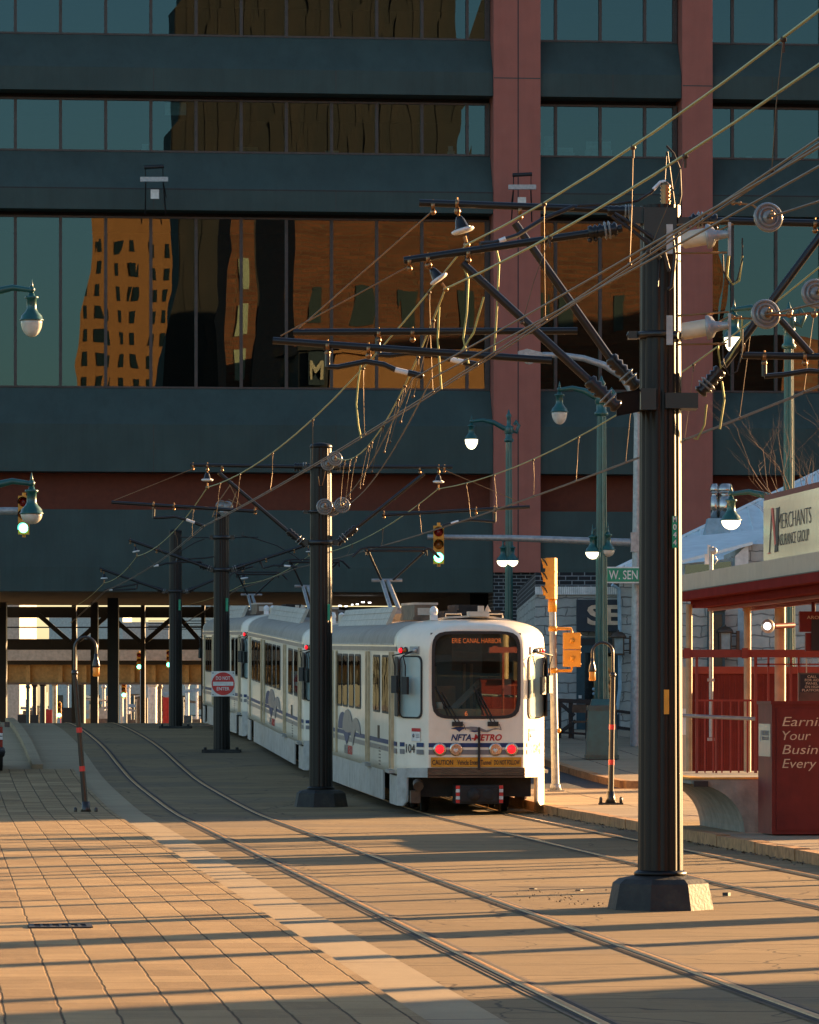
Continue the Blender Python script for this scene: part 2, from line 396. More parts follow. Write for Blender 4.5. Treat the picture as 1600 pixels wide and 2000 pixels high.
M['tanletter'] = mat('tan_letters', (.68, .46, .30), .5)
M['verdigris'] = mat('brown_lantern_metal', (.09, .055, .035), .5, .5)
M['lantglass'] = mat('grey_lantern_glass', (.25, .3, .3), .2)
M['shopglass'] = glass('shop_glass', (.12, .13, .13), (.25, .25, .25))
M['maroon'] = mat('maroon_paint', (.17, .018, .014), .5, var=.14, sc=5, dirt=(.12, .014, .011), dsc=3, spec=.25)
M['maroon2'] = mat('brick_red_paint', (.26, .03, .015), .5, var=.1)
M['maroon_matte'] = mat('matte_maroon_fascia', (.19, .020, .016), .85, var=.12, sc=3, spec=.04)
M['fascia'] = mat('tan_fascia', (.50, .41, .29), .55, var=.06, dirt=(.38, .3, .2), dsc=.8)
M['tancol'] = mat('tan_column_paint', (.42, .28, .14), .5)
M['cream'] = mat('cream_sign_face', (.80, .66, .44), .16, var=.04, coat=.5)
M['conc'] = mat('raw_concrete', (.27, .24, .19), .8, var=.2, bump=.01, bsc=12, dirt=(.12, .10, .07), dsc=1.6)
M['yellowline'] = mat('platform_edge_yellow', (.72, .34, .05), .6)
M['lamp_white'] = mat('lit_white_bulb', (1.0, .97, .95), .2, emit=1.5, var=.01)
M['bark'] = mat('bare_bark', (.13, .085, .055), .85, var=.3)
M['bluecar'] = mat('dark_blue_car_paint', (.008, .035, .06), .25, coat=.8)
M['carglass'] = mat('car_glass', (.03, .045, .05), .05, spec=.8)
M['bluegreen'] = mat('pale_far_wall', (.33, .40, .39), .6)
M['palefar'] = mat('cream_far_wall', (.36, .36, .33), .6)
M['girder'] = mat('ochre_girder_paint', (.50, .30, .10), .6, var=.2)
M['concpale'] = mat('pale_parapet', (.48, .40, .31), .7)
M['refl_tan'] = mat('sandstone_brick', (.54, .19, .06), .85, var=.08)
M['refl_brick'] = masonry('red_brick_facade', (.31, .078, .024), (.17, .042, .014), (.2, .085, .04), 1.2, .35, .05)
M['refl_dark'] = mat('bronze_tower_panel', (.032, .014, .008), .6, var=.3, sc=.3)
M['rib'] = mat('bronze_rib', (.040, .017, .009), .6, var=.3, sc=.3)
M['skywin'] = mat('grey_green_windows', (.030, .034, .028), .45)
M['dropper'] = mat('dropper_wire', (.16, .105, .055), .5, .5)
M['refl_win'] = mat('dark_windows', (.02, .026, .026), .15)
M['refl_blind'] = mat('pale_window_blinds', (.5, .42, .25), .6)

streaked(M['spandrel'], .55, .62); streaked(M['salmon'], .4, .72); streaked(M['skirt'], .6, .6); streaked(M['maroon'], .5, .6); streaked(M['conc'], .5, .6); streaked(M['fascia'], .4, .7); streaked(M['body'], .25, .78)
# ------------------------------------------------------------------ ground, paving, rails
def strip(mb, u0, u1, v0, v1, dz, dv=2.0, du=4.0, m=0, du_fn=None):
    nu = max(1, int(math.ceil(abs(u1-u0)/du))); nv = max(1, int(math.ceil((v1-v0)/dv)))
    vs = []; fs = []
    for i in range(nv+1):
        for j in range(nu+1): vs.append(SG(u0+(u1-u0)*j/nu, v0+(v1-v0)*i/nv, dz))
    for i in range(nv):
        for j in range(nu):
            a = i*(nu+1)+j; fs.append((a, a+1, a+nu+2, a+nu+1))
    return mb.add(vs, fs, m)
gmb = MB(); strip(gmb, -240, 240, -160, 300, -.03, 2.0, 12)
z3 = -2.53
for (x0, x1, y0, y1) in ((-3500, 3500, 255, 5000),):
    gmb.add([(x0, y0, z3-.3), (x1, y0, z3-.3), (x1, y1, z3-.3), (x0, y1, z3-.3)], [(0, 1, 2, 3)])
for (x0, x1, y0, y1) in ((-3500, -200, -600, 260), (200, 3500, -600, 260), (-250, 250, -600, -125)):
    gmb.add([(x0, y0, -.33), (x1, y0, -.33), (x1, y1, -.33), (x0, y1, -.33)], [(0, 1, 2, 3)])
struct('ground', gmb, M['earth'])
b = MB(); strip(b, 3.45, 10.55, -60, 230, 0.0); struct('trackbed_paving', b, M['slab'])
b = MB(); strip(b, 2.88, 3.45, -60, 103, .012); struct('concrete_strip', b, M['slab2'])
b = MB(); strip(b, -40, 2.88, -60, 103, .075); struct('plaza_paving', b, M['paver'])
b = MB(); strip(b, 2.2, 3.45, 103, 230, .002); strip(b, -40, 2.2, 103, 230, .03)
struct('far_paving', b, M['slab2'])
b = MB()
for i in range(30):                      # kerb at the crest on the left
    v0 = 103+i*1.6
    for a in (0,):
        p, q = SG(2.06, v0, .08), SG(2.06, v0+1.57, .08); b.beam(p, q, .24, .2)
struct('far_kerb', b, M['slab2'])
b = MB(); strip(b, 10.55, 14.0, 88, 230, 0.004); strip(b, 14.0, 120, 62, 112, -.012); struct('side_street_asphalt', b, M['asphalt'])
b = MB(); strip(b, 10.74, 60, -60, 88, .15)
for v in range(-60, 88, 4): pass
struct('sidewalk', b, M['walk'])
b = MB(); strip(b, 14.2, 90, 93, 200, .15); struct('far_sidewalk', b, M['walk'])
b = MB()
def kerb_run(mb, u, v0, v1, step=1.5, inward=.2, top=.155):
    v = v0
    while v < v1:
        L_ = step*random.uniform(.8, 1.2); e = min(v+L_-.015, v1)
        dx = random.uniform(-.012, .012); dz = random.uniform(-.008, .008)
        a, c = SG(u+inward/2+dx, v, 0), SG(u+inward/2+dx, e, 0)
        a.z += (top-.2)/2+dz; c.z += (top-.2)/2+dz
        mb.beam(a, c, inward, top+.2); v += L_
kerb_run(b, 10.55, -20, 88)
for i in range(24):                      # end return of the near sidewalk
    b.beam(SG(10.6+i*1.5, 88.1, -.02), SG(10.6+i*1.5+1.48, 88.1, -.02), .2, .35)
kerb_run(b, 14.0, 93, 150)
for i in range(14): b.beam(SG(14.1+i*1.5, 92.9, -.02), SG(14.1+i*1.5+1.48, 92.9, -.02), .2, .35)
struct('kerb', b, M['kerb'])
def rail_pair(uc):
    mb = MB()
    for k, u in enumerate((uc-.7175, uc+.7175)):
        sgn = 1 if k == 0 else -1
        strip(mb, u-.11, u+.12, -40, 230, .006, 2.0, 4, 0)
        strip(mb, u+sgn*.035, u+sgn*.085, -40, 230, .010, 2.0, 4, 1)
        strip(mb, u-sgn*.075, u-sgn*.04, -40, 230, .010, 2.0, 4, 1)
    struct('rail_bedding', mb, [M['trough'], M['groove']])
    mb = MB()
    for u in (uc-.7175, uc+.7175):
        n = 135
        for i in range(n):
            v0 = -40+i*2.0
            p, q = SG(u, v0, .009), SG(u, v0+2.0, .009)
            # rounded rail head
            vs = []; prof = [(-.032, 0), (-.030, .007), (-.022, .010), (.022, .010), (.030, .007), (.032, 0)]
            for base in (p, q):
                for (x, z) in prof: vs.append(base + BU*x + UP*z)
            mb.add(vs, [(j, j+1, j+7, j+6) for j in range(5)], 0, True)
    struct('rail', mb, M['rail'])
rail_pair(4.75); rail_pair(9.14)
# drain grate in the plaza
c = P(118, 1825, 38.4); c.z = .081
d = MB(); d.ubox(0, 0, 0, 0, 0, 0); d = MB()
cu = c.x*CA + c.y*SA; cv = -c.x*SA + c.y*CA
d.ubox(cu-.27, cu+.27, cv-.3, cv-.24, .078, .087); d.ubox(cu-.27, cu+.27, cv+.24, cv+.3, .078, .087)
d.ubox(cu-.27, cu-.22, cv-.24, cv+.24, .078, .087); d.ubox(cu+.22, cu+.27, cv-.24, cv+.24, .078, .087)
for i in range(5): d.ubox(cu-.17+i*.08, cu-.145+i*.08, cv-.24, cv+.24, .078, .085)
d2 = MB(); d2.ubox(cu-.22, cu+.22, cv-.24, cv+.24, .077, .0785)
t = thing('drain_grate', 'dark iron drain grate set flush in the tan plaza pavers', 'drain grate', c)
part('grate', d, M['blacksteel'], t); part('pit', d2, M['groove'], t)
# litter and loose bits on the trackbed
for (px, py) in ((1418, 1751), (1130, 1741), (1040, 1738)):
    D = 2*F/(py-HOR); p = P(px, py, D); p.z = 0.006
    b = MB(); b.prism([p+V((-.035, 0, 0)), p+V((.02, -.03, 0)), p+V((.05, .02, 0)), p+V((.0, .045, 0))], (0, 0, .035 if px > 1400 else .012))
    solo('debris', b, M['blacksteel'], {1418: 'small dark scrap lying on the concrete just right of the nearest black pole',
        1130: 'tiny dark chip on the concrete left of the nearest pole base', 1040: 'tiny dark chip on the concrete, further left from the nearest pole base'}[px], 'debris', p, 'scraps on the trackbed')

# ------------------------------------------------------------------ the big office building
FO = V((0, 165, 0))
def fw(px): k = (px-800)/F; return k*165/(1-.103*k)/CA
def FPt(w, d, z): return FO + BU*w - AV*d + UP*z
def fz(py, px=475): return EYE + (HOR-py)*(FO + BU*fw(px)).y/F
office = thing('office_building', 'dark grey office block with ribbon windows and salmon columns spanning over the tracks', 'building', FO)
def fbox(mb, w0, w1, d0, d1, z0, z1, m=0):
    return mb.frame(FPt((w0+w1)/2, (d0+d1)/2, (z0+z1)/2), BU*(w1-w0)/2, -AV*(d1-d0)/2, UP*(z1-z0)/2, m)
def fsec(mb, w0, w1, sec, m=0):          # extrude a (depth, z) section along the facade
    return mb.prism([FPt(w0, d, z) for d, z in sec], BU*(w1-w0), m)
bays = [(fw(-420), fw(957)), (fw(1049), fw(1323)), (fw(1383), fw(2000))]
zw = [(fz(73), fz(-32)), (fz(300), fz(196)), (fz(760), fz(425))]        # window bands (sill, head)
dep = .95
bands = [(fz(187), fz(142), fz(73)), (fz(417), fz(375), fz(300)), (fz(925), fz(833), fz(760))]
zt = fz(-32)
for w0, w1 in bays:
    for (zb, zm, zs) in bands:
        mb = MB(); x = w0
        fsec(mb, w0, w1, [(-.3, zb), (dep, zb), (dep, zm), (.06, zs-.004), (-.3, zs-.004)])
        part('spandrel', mb, M['spandrel'], office)
    mb = MB(); fsec(mb, w0, w1, [(-.3, zt), (dep, zt), (dep, zt+1.0), (.05, zt+2.2), (-.3, zt+2.2)])
    part('spandrel', mb, M['spandrel'], office)
    # thin vertical joints on the spandrels
    mb = MB()
    for pxj in (298, 652, 1190, 1500):
        ww = fw(pxj)
        if w0 < ww < w1:
            for (zb, zm, zs) in bands: fbox(mb, ww-.012, ww+.012, dep, dep+.003, zb+.01, zm-.01)
    if mb.f: part('panel_joint', mb, M['mull'], office)
# thin dark reveal line on the middle spandrel
for w0, w1 in bays:
    mb = MB(); fbox(mb, w0, w1, dep, dep+.004, fz(378), fz(375.5)); part('reveal_joint', mb, M['blacksteel'], office)
# upper storeys above the frame (so that the block is a whole building from elsewhere)
for k in range(6):
    for w0, w1 in bays:
        mb = MB(); z0 = zt+2.2+k*4.3
        fbox(mb, w0, w1, -.25, -.2, z0, z0+1.95); part('upper_window_band', mb, M['refl_win'], office)
        mb = MB(); fsec(mb, w0, w1, [(-.3, z0+1.95), (dep, z0+1.95), (dep, z0+3.1), (.05, z0+4.3), (-.3, z0+4.3)]); part('spandrel', mb, M['spandrel'], office)
ztop = zt+2.2+6*4.3
for (a, c, z0) in ((957, 1049, 5.55), (1323, 1383, 5.5)):
    mb = MB(); w0, w1 = fw(a)+.01, fw(c)-.01
    fbox(mb, w0, w1, -.6, dep+.12, z0+fz(1118)-5.55 if a == 957 else 3.0, ztop)
    part('column', mb, M['salmon'], office)
mb = MB(); ww = fw(1005); fbox(mb, ww-.02, ww+.02, dep+.12, dep+.124, fz(1100), ztop-1); part('expansion_joint', mb, M['blacksteel'], office)
mb = MB(); fbox(mb, fw(957)+.02, fw(1049)-.02, dep+.12, dep+.123, fz(154), fz(152)); part('panel_joint', mb, M['spandrel'], office)
mb = MB(); fbox(mb, fw(1323)+.02, fw(1383)-.02, dep+.12, dep+.123, fz(164), fz(162)); part('panel_joint', mb, M['spandrel'], office)
# black brick pier at the foot of the first column, and the wall right of it
mb = MB(); fbox(mb, fw(958), fw(1330), -.6, .9, 0.6, fz(1118)); part('brick_base', mb, M['blackbrick'], office)
# recessed dark red band and lowest beam
for w0, w1 in bays:
    mb = MB(); fbox(mb, w0, w1, -.5, -.1, fz(1000), fz(925)); part('recessed_band', mb, M['oxide'], office)
    zlow = fz(1157)
    mb = MB(); fsec(mb, w0, w1, [(-.5, zlow), (dep, zlow), (dep, fz(1110)), (.75, fz(998)), (-.5, fz(998))]); part('lower_beam', mb, M['spandrel'], office)
# windows, one per pane, with their mullions
mulL = [-58+88.2*i for i in range(-3, 12)]
cols = [[fw(m) for m in mulL if m > -420] + [fw(950)], [fw(1052), fw(1085), fw(1172), fw(1259), fw(1316)], [fw(1386), fw(1430), fw(1515), fw(1602), fw(1690), fw(1778), fw(1866), fw(1954), fw(1998)]]
for (zs, zh) in zw:
    for bay in cols:
        for i in range(len(bay)-1):
            w0, w1 = bay[i], bay[i+1]
            fr = MB(); t_ = .055
            fbox(fr, w0-t_, w0+t_, -.02, .10, zs, zh); fbox(fr, w0+t_, w1-t_, -.02, .08, zs, zs+.07); fbox(fr, w0+t_, w1-t_, -.02, .08, zh-.07, zh)
            if i == len(bay)-2: fbox(fr, w1-t_, w1+.12, -.02, .10, zs, zh)
            wo = part('window', fr, M['mull'], office)
            pn = MB(); j = lambda: random.uniform(-.0022, .0022)
            q = [FPt(w0+t_, j(), zs+.07), FPt(w1-t_, j(), zs+.07), FPt(w1-t_, j(), zh-.07), FPt(w0+t_, j(), zh-.07)]
            pn.add(q, [(0, 1, 2, 3)]); part('pane', pn, M['oglass'], wo)
# rooms behind the glass
for k, (zs, zh) in enumerate(zw):
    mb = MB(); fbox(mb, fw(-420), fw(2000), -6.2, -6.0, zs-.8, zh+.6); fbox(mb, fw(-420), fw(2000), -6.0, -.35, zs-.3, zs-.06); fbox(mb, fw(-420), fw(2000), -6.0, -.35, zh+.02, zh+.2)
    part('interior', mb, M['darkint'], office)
# deep soffit, side wall and roof of the block
SD = 32
mb = MB(); fbox(mb, fw(-420), fw(957), -SD, -.5, zlow+.2, zlow+.8); part('soffit', mb, M['soffit'], office)
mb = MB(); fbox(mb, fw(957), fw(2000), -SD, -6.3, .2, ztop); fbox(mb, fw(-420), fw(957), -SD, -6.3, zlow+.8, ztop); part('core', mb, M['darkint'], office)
mb = MB(); fbox(mb, fw(-430), fw(-420), -SD, .95, zlow, ztop); fbox(mb, fw(2000), fw(2010), -SD, .95, .3, ztop); part('end_wall', mb, M['spandrel'], office)
mb = MB(); fbox(mb, fw(-430), fw(2010), -SD, .95, ztop, ztop+.4); part('roof', mb, M['spandrel'], office)
# columns and bracing under the building
DC = 176.0
def ub(px0, px1, py0, py1, D, m, name, dd=.6):
    a, c = P(px0, py1, D), P(px1, py0, D); mb = MB(); mb.box((a.x, D, a.z), (c.x, D+dd, c.z)); return part(name, mb, M[m], office)
for px0, px1, D in ((177, 191, 190), (210, 231, 182), (-4, 12, 190), (140, 149, 196), (275, 283, 196), (393, 400, 196), (-110, -90, 186), (-230, -212, 186)):
    ub(px0, px1, 1150, 1470, D, 'blacksteel', 'steel_column')
ub(-420, 960, 1248, 1269, 196.8, 'blacksteel', 'truss_chord'); ub(-420, 960, 1185, 1206, 196.8, 'blacksteel', 'truss_chord')
for (xa, ya, xb, yb) in ((75, 1200, 137, 1254), (150, 1254, 212, 1200), (212, 1200, 275, 1254), (283, 1254, 345, 1200), (-60, 1254, 2, 1200), (345, 1200, 393, 1254)):
    mb = MB(); mb.beam(P(xa, ya, 196.4), P(xb, yb, 196.4), .2, .2); part('brace', mb, M['blacksteel'], office)
for yy in (1224,): ub(0, 420, yy, yy+2.5, 196.1, 'blacksteel', 'pipe', .06)
for yy in (1212, 1217, 1222, 1228): ub(290, 420, yy, yy+1.6, 195.5, 'blacksteel', 'pipe', .05)
# strip lights under the soffit
for (px, py, wd) in ((664, 1183, 8), (676, 1184, 7), (688, 1181, 5), (698, 1180, 7), (709, 1176, 9), (722, 1177, 8)):
    a = P(px, py, 178); mb = MB(); mb.box((a.x-wd*.007, a.y, a.z-.02), (a.x+wd*.007, a.y+.2, a.z+.02)); None
    part('soffit_light', mb, M['lamp_white'], office)
# sill clutter in the middle row of windows
def sillbox(name, px0, px1, py0, py1, m, label, cat='box', d=-.7):
    D = (FPt(fw(px0), d, 0)).y; a = P(px0, py1, D); c = P(px1, py0, D); a.z = max(a.z, zw[1][0]-.05)
    mb = MB(); mb.box((a.x, D, a.z), (c.x, D+.35, (a.z+c.z)/2-.01)); mb.box((a.x+.03, D+.02, (a.z+c.z)/2+.01), (c.x-.05, D+.33, c.z))
    solo(name, mb, M[m], label, cat, (a.x, D, a.z), 'boxes on the office window sills')
sillbox('box', 1088, 1122, 288, 309, 'white', 'low pair of white boxes behind glass, just right of the left salmon column')
sillbox('box', 1143, 1196, 276, 309, 'white', 'larger stack of white boxes behind glass between the salmon columns')
sillbox('box', 1062, 1084, 266, 309, 'white', 'tall narrow stack of white boxes behind glass beside the left salmon column')
sillbox('box', 1455, 1472, 305, 318, 'white', 'small white box behind glass right of the right salmon column')
sillbox('box', 1583, 1596, 286, 318, 'roofbox', 'tall cream box behind glass near the right edge of the photo')
sillbox('box', 460, 506, 287, 301, 'int_tan', 'brown cardboard box on the sill of the middle window row at left')
sillbox('box', 633, 664, 294, 303, 'roofbox', 'flat pale box on the sill near the centre of the middle window row')
sillbox('box', 874, 888, 285, 304, 'white', 'small white box on the sill just left of the left salmon column')
sillbox('box', 276, 292, 281, 299, 'white', 'white box leaning on the sill near the left floodlight')
for (a, c_) in ((322, 364),):
    D = FPt(fw(a), -.3, 0).y; p, q = P(a, 225, D), P(c_, 200, D); mb = MB(); mb.box((p.x, D, p.z), (q.x, D+.03, q.z))
    solo('paper_notice', mb, M['white'], 'white sheet stuck inside the top of an upper office window', 'notice', p)
# flood light brackets on the facade
def flood(px, py, label):
    D = 163.3 + .103*PX(px, 163)/1; c = P(px, py, D)
    t = thing('facade_floodlight', label, 'floodlight', c, 'floodlights on the office facade')
    k = D/F
    bar = MB(); bar.box(c+V((-27*k, -.9, 14*k)), c+V((27*k, -.75, 23*k))); part('light_bar', bar, M['galv'], t)
    bx = MB(); bx.box(c+V((-8*k, -.5, -17*k)), c+V((8*k, -.2, 1*k))); part('junction_box', bx, M['signwhite'], t)
    tp = MB(); tp.tube([c+V((-19*k, -.95, 41*k)), c+V((19*k, -.95, 43*k))], .07, 8); part('lamp_head', tp, M['blacksteel'], t)
    ar = MB()
    for s in (-1, 1):
        ar.tube([c+V((s*20*k, .05, -44*k)), c+V((s*17*k, -.7, 12*k))], .025, 6); ar.tube([c+V((s*17*k, -.82, 23*k)), c+V((s*17*k, -.95, 41*k))], .018, 6)
        ar.tube([c+V((s*20*k, .25, -10*k)), c+V((s*17*k, -.7, 14*k))], .02, 6)
    part('bracket', ar, M['blacksteel'], t)
flood(304, 374, 'white barred floodlight bracket on the grey spandrel at the left of the office facade')
flood(1019, 389, 'white barred floodlight bracket on the left salmon column of the office facade')

# ------------------------------------------------------------------ beyond the underpass
ov = thing('road_overpass', 'pale edged overpass with ochre girder seen through the underpass', 'overpass', P(200, 1330, 236))
def farbox(parent, name, px0, px1, py0, py1, D, m, dd=1.0):
    a, c = P(px0, py1, D), P(px1, py0, D); mb = MB(); mb.box((a.x, D, a.z), (c.x, D+dd, c.z)); return part(name, mb, M[m], parent)
farbox(ov, 'parapet', -350, 640, 1269, 1290, 234.6, 'concpale', 10)
farbox(ov, 'deck', -350, 640, 1290, 1298, 235.4, 'soffit', 9.2)
farbox(ov, 'girder', -350, 640, 1298, 1333, 236, 'girder', .5)
farbox(ov, 'bottom_flange', -350, 640, 1333, 1337, 235.6, 'roofbrown', 1.2)
for px in (8, 55, 118, 165, 259, 300, 365, -60): farbox(ov, 'stiffener', px-4, px+4, 1299, 1333, 235.7, 'girder', .3)
for px in (-200, 470): farbox(ov, 'pier', px-14, px+14, 1337, 1480, 238, 'concpale', 1.4)
def far_block(px0, px1, py0, D, mw, label, win=True, roof=None):
    a, c = P(px0, 1500, D), P(px1, py0, D)
    t = thing('far_building', label, 'building', (a.x, D, -2.6), 'buildings beyond the underpass')
    mb = MB(); mb.box((a.x, D, -2.6), (c.x, D+14, c.z)); part('wall', mb, M[mw], t)
    n = max(2, int((c.x-a.x)/1.6)); 
    for i in range(n):
        if not win: break
        x = a.x+(i+.5)*(c.x-a.x)/n; z = -2.4
        k = 0
        while z+2.2 < c.z and k < 3:
            mb = MB(); mb.box((x-.45, D-.04, z+.6), (x+.45, D-.005, z+2.0)); part('window', mb, M['refl_win'], t); z += 3.0; k += 1
    return t
far_block(-120, 38, 1150, 300, 'concpale', 'plain tan block at the far left beyond the underpass', False)
far_block(96, 240, 1190, 420, 'bluegreen', 'pale green grey glassy block far beyond the underpass')
far_block(240, 330, 1215, 360, 'palefar', 'cream block far beyond the underpass behind the green signal')
far_block(345, 480, 1180, 460, 'bluegreen', 'pale far block partly hidden by the rear tram car')
rf_ = random.Random(3)
for k_, (xa, xb, yt) in enumerate(((40, 96, 1352), (160, 212, 1346), (250, 300, 1356), (300, 400, 1349))):
    t = thing('far_structure', ['tangle of thin posts and rails at the far left beyond the underpass', 'bright railings and posts between the black underpass columns', 'pale rail frames below the far green signal', 'pale posts and rails by the rear tram car beyond the underpass'][k_], 'structure', P(xa, 1412, 300), 'street clutter beyond the underpass')
    for j_ in range(9):
        x_ = rf_.uniform(xa, xb); D_ = rf_.uniform(262, 320); r_ = rf_.choice((.05, .08, .14)); p_ = P(x_, yt+rf_.uniform(0, 30), D_)
        q = MB(); q.tube([V((p_.x, D_, -2.5)), p_], r_, 6); part('post', q, M[rf_.choice(('galv', 'white', 'trim', 'blacksteel', 'tealframe', 'concpale'))], t)
    for j_ in range(5):
        y_ = rf_.uniform(yt+6, 1408); D_ = rf_.uniform(262, 320); a_ = P(xa, y_, D_); b_ = P(xb, y_+rf_.uniform(-14, 14), D_)
        q = MB(); q.beam(a_, b_, .08, rf_.uniform(.05, .22)); part('rail', q, M[rf_.choice(('galv', 'lightblue', 'concpale', 'tealframe', 'roofbrown'))], t)
    for j_ in range(4):
        x_ = rf_.uniform(xa, xb); D_ = rf_.uniform(262, 300); p_ = P(x_, rf_.uniform(1385, 1408), D_); q = MB(); w_ = rf_.uniform(.3, .8)
        q.box((p_.x-w_, D_, -2.5), (p_.x+w_, D_+.6, p_.z)); part('base_block', q, M[rf_.choice(('roofbrown', 'girder', 'concpale', 'blacksteel', 'tealframe'))], t)
ro = random.Random(5)
for i, (px, y0, D, m, rr) in enumerate(((55, 1345, 262, 'tealframe', .10), (68, 1340, 270, 'blacksteel', .14), (84, 1338, 258, 'blacksteel', .16), (107, 1338, 254, 'trim', .14),
        (132, 1340, 275, 'galv', .07), (157, 1275, 250, 'blacksteel', .30), (203, 1345, 300, 'galv', .1), (238, 1340, 290, 'galv', .1), (252, 1345, 285, 'white', .08), (298, 1335, 252, 'white', .26), (312, 1345, 256, 'roofbrown', .12), (366, 1340, 280, 'white', .12), (385, 1338, 285, 'white', .07))):
    p = P(px, 1480, D); q = P(px, y0, D); p.z = -2.55
    b = MB(); b.tube([p, q], rr, 8); b.ball(q+V((0, 0, .12)), rr*1.6, 8)
    solo('far_post', b, M[m], ['slim teal post nearest the left block beyond the underpass', 'dark post second from the left beyond the underpass', 'thick dark post beyond the underpass left of the gooseneck lamp', 'tan post beyond the underpass just left of the gooseneck lamp', 'thin grey post behind the gooseneck lamp beyond the underpass',
        'stout black post with pale cap behind the gooseneck lamp', 'grey post between the black underpass columns', 'grey post just right of the thickest underpass column', 'white post under the far small signal', 'stout white post beside the fourth catenary pole', 'brown post left of the fourth catenary pole', 'white post right of the fourth catenary pole', 'thin white post by the rear tram car'][i], 'post', p, 'posts beyond the underpass')
for (px0, px1, py0, py1, D, m, lab) in ((83, 102, 1386, 1412, 268, 'signred', 'small reddish board standing beyond the underpass at left'), (121, 152, 1382, 1412, 262, 'blacksteel', 'dark parked vehicle far beyond the underpass'),
        (268, 288, 1363, 1412, 258, 'roofbrown', 'brown stacked crate shape beyond the underpass'), (318, 330, 1362, 1384, 262, 'signred', 'dark red board beside the fourth pole beyond the underpass')):
    a, c = P(px0, 1470, D), P(px1, py0, D); a.z = max(a.z, -2.5); b = MB(); b.box((a.x, D, a.z), (c.x, D+.5, c.z)); b.box((a.x+.1, D-.05, a.z+.3), (c.x-.1, D, c.z-.15))
    solo('distant_vehicle' if 'vehicle' in lab else 'distant_board', b, M[m], lab, 'vehicle' if 'vehicle' in lab else 'board', a)

# ------------------------------------------------------------------ the buildings behind the viewer (seen mirrored in the office glass)
def mirX(px, Y):
    k = (px-800)/F; X = k*165/(1-.103*k); Yf = 165+.103*X
    n = V((SA, -CA, 0)); Cm = V((0, 0, 0)) - 2*((V((0, 0, 0))-FO).dot(n))*n
    d = V((X, Yf, 0))-Cm; tt = (Y-Cm.y)/d.y; return Cm.x+d.x*tt, (V((Cm.x+d.x*tt, Y, 0))-Cm).length
def tower(px0, px1, Y, ptop, depth, wallm, label, step=(2.4, 3.4), win=(1.1, 1.9), wm='refl_win', ribs=False, ang=0.0, zmin=0, name='off_frame_building'):
    x0, d0 = mirX(px0, Y); x1, d1 = mirX(px1, Y); zt_ = EYE+(HOR-ptop)*d0/F
    t = thing(name, label, 'building', (x0, Y, 0), 'buildings behind the viewer')
    rot = Matrix.Rotation(R(ang), 3, 'Z'); o = V((x0, Y, 0))
    def L_(x, y, z): return o + rot @ V((x, y, z))
    W = x1-x0
    mb = MB(); mb.frame(L_(W/2, -depth/2, zt_/2), rot @ V((W/2, 0, 0)), rot @ V((0, depth/2, 0)), V((0, 0, zt_/2))); 
    mb.frame(L_(W/2, -depth/2, zt_+.25), rot @ V((W/2+.4, 0, 0)), rot @ V((0, depth/2+.4, 0)), V((0, 0, .3)))
    part('wall', mb, M[wallm], t)
    wb = MB(); sx, sz = step
    nx = max(1, int(W/sx)); nz_ = int((zt_-4-zmin)/sz)
    for i in range(nx):
        for k in range(nz_):
            c = L_((i+.5)*W/nx, .0, zmin+4+k*sz)
            if ribs: continue
            wb.frame(c, rot @ V((win[0]/2, 0, 0)), rot @ V((0, .06, 0)), V((0, 0, win[1]/2)))
    nd = int(depth/sx)
    for i in range(nd):
        for k in range(nz_):
            if ribs: continue
            wb.frame(L_(W, -(i+.5)*depth/nd, zmin+4+k*sz), rot @ V((.06, 0, 0)), rot @ V((0, win[0]/2, 0)), V((0, 0, win[1]/2)))
    if ribs:
        for i in range(int(W/1.5)):
            wb.frame(L_(i*1.5+.5, .02, zt_/2), rot @ V((.4, 0, 0)), rot @ V((0, .035, 0)), V((0, 0, zt_/2-1)))
    if wb.f: tag(part('window' if not ribs else 'rib', wb, M[wm], t), kind='stuff')
    return t
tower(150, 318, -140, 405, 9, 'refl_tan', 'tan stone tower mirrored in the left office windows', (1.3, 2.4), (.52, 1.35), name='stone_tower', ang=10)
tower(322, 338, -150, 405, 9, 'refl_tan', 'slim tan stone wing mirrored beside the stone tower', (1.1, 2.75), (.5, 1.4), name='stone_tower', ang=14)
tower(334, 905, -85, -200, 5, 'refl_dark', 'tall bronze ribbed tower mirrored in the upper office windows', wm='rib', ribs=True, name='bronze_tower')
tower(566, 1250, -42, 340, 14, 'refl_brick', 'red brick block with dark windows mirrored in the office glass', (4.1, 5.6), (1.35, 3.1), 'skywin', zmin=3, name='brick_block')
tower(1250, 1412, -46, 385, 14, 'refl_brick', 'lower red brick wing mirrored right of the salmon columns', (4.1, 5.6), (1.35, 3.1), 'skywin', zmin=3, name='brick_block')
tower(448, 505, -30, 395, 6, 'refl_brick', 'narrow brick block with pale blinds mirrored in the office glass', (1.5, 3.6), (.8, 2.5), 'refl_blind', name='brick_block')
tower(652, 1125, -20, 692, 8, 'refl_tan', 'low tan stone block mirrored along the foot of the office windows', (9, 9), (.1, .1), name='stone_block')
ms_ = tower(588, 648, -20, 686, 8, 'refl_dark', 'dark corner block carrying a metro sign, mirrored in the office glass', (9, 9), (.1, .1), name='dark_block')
x0_, d0_ = mirX(605, -19.6); x1_, d1_ = mirX(638, -19.6); zc_ = EYE+(HOR-722)*d0_/F
sgn = thing('metro_sign', 'dark square sign with a pale M, mirrored in the office glass', 'sign', (x0_, -19.6, zc_))
q = MB(); q.box((x0_-.1, -19.9, zc_-1.25), (x1_+.1, -19.6, zc_+1.3)); part('panel', q, M['navy'], sgn)
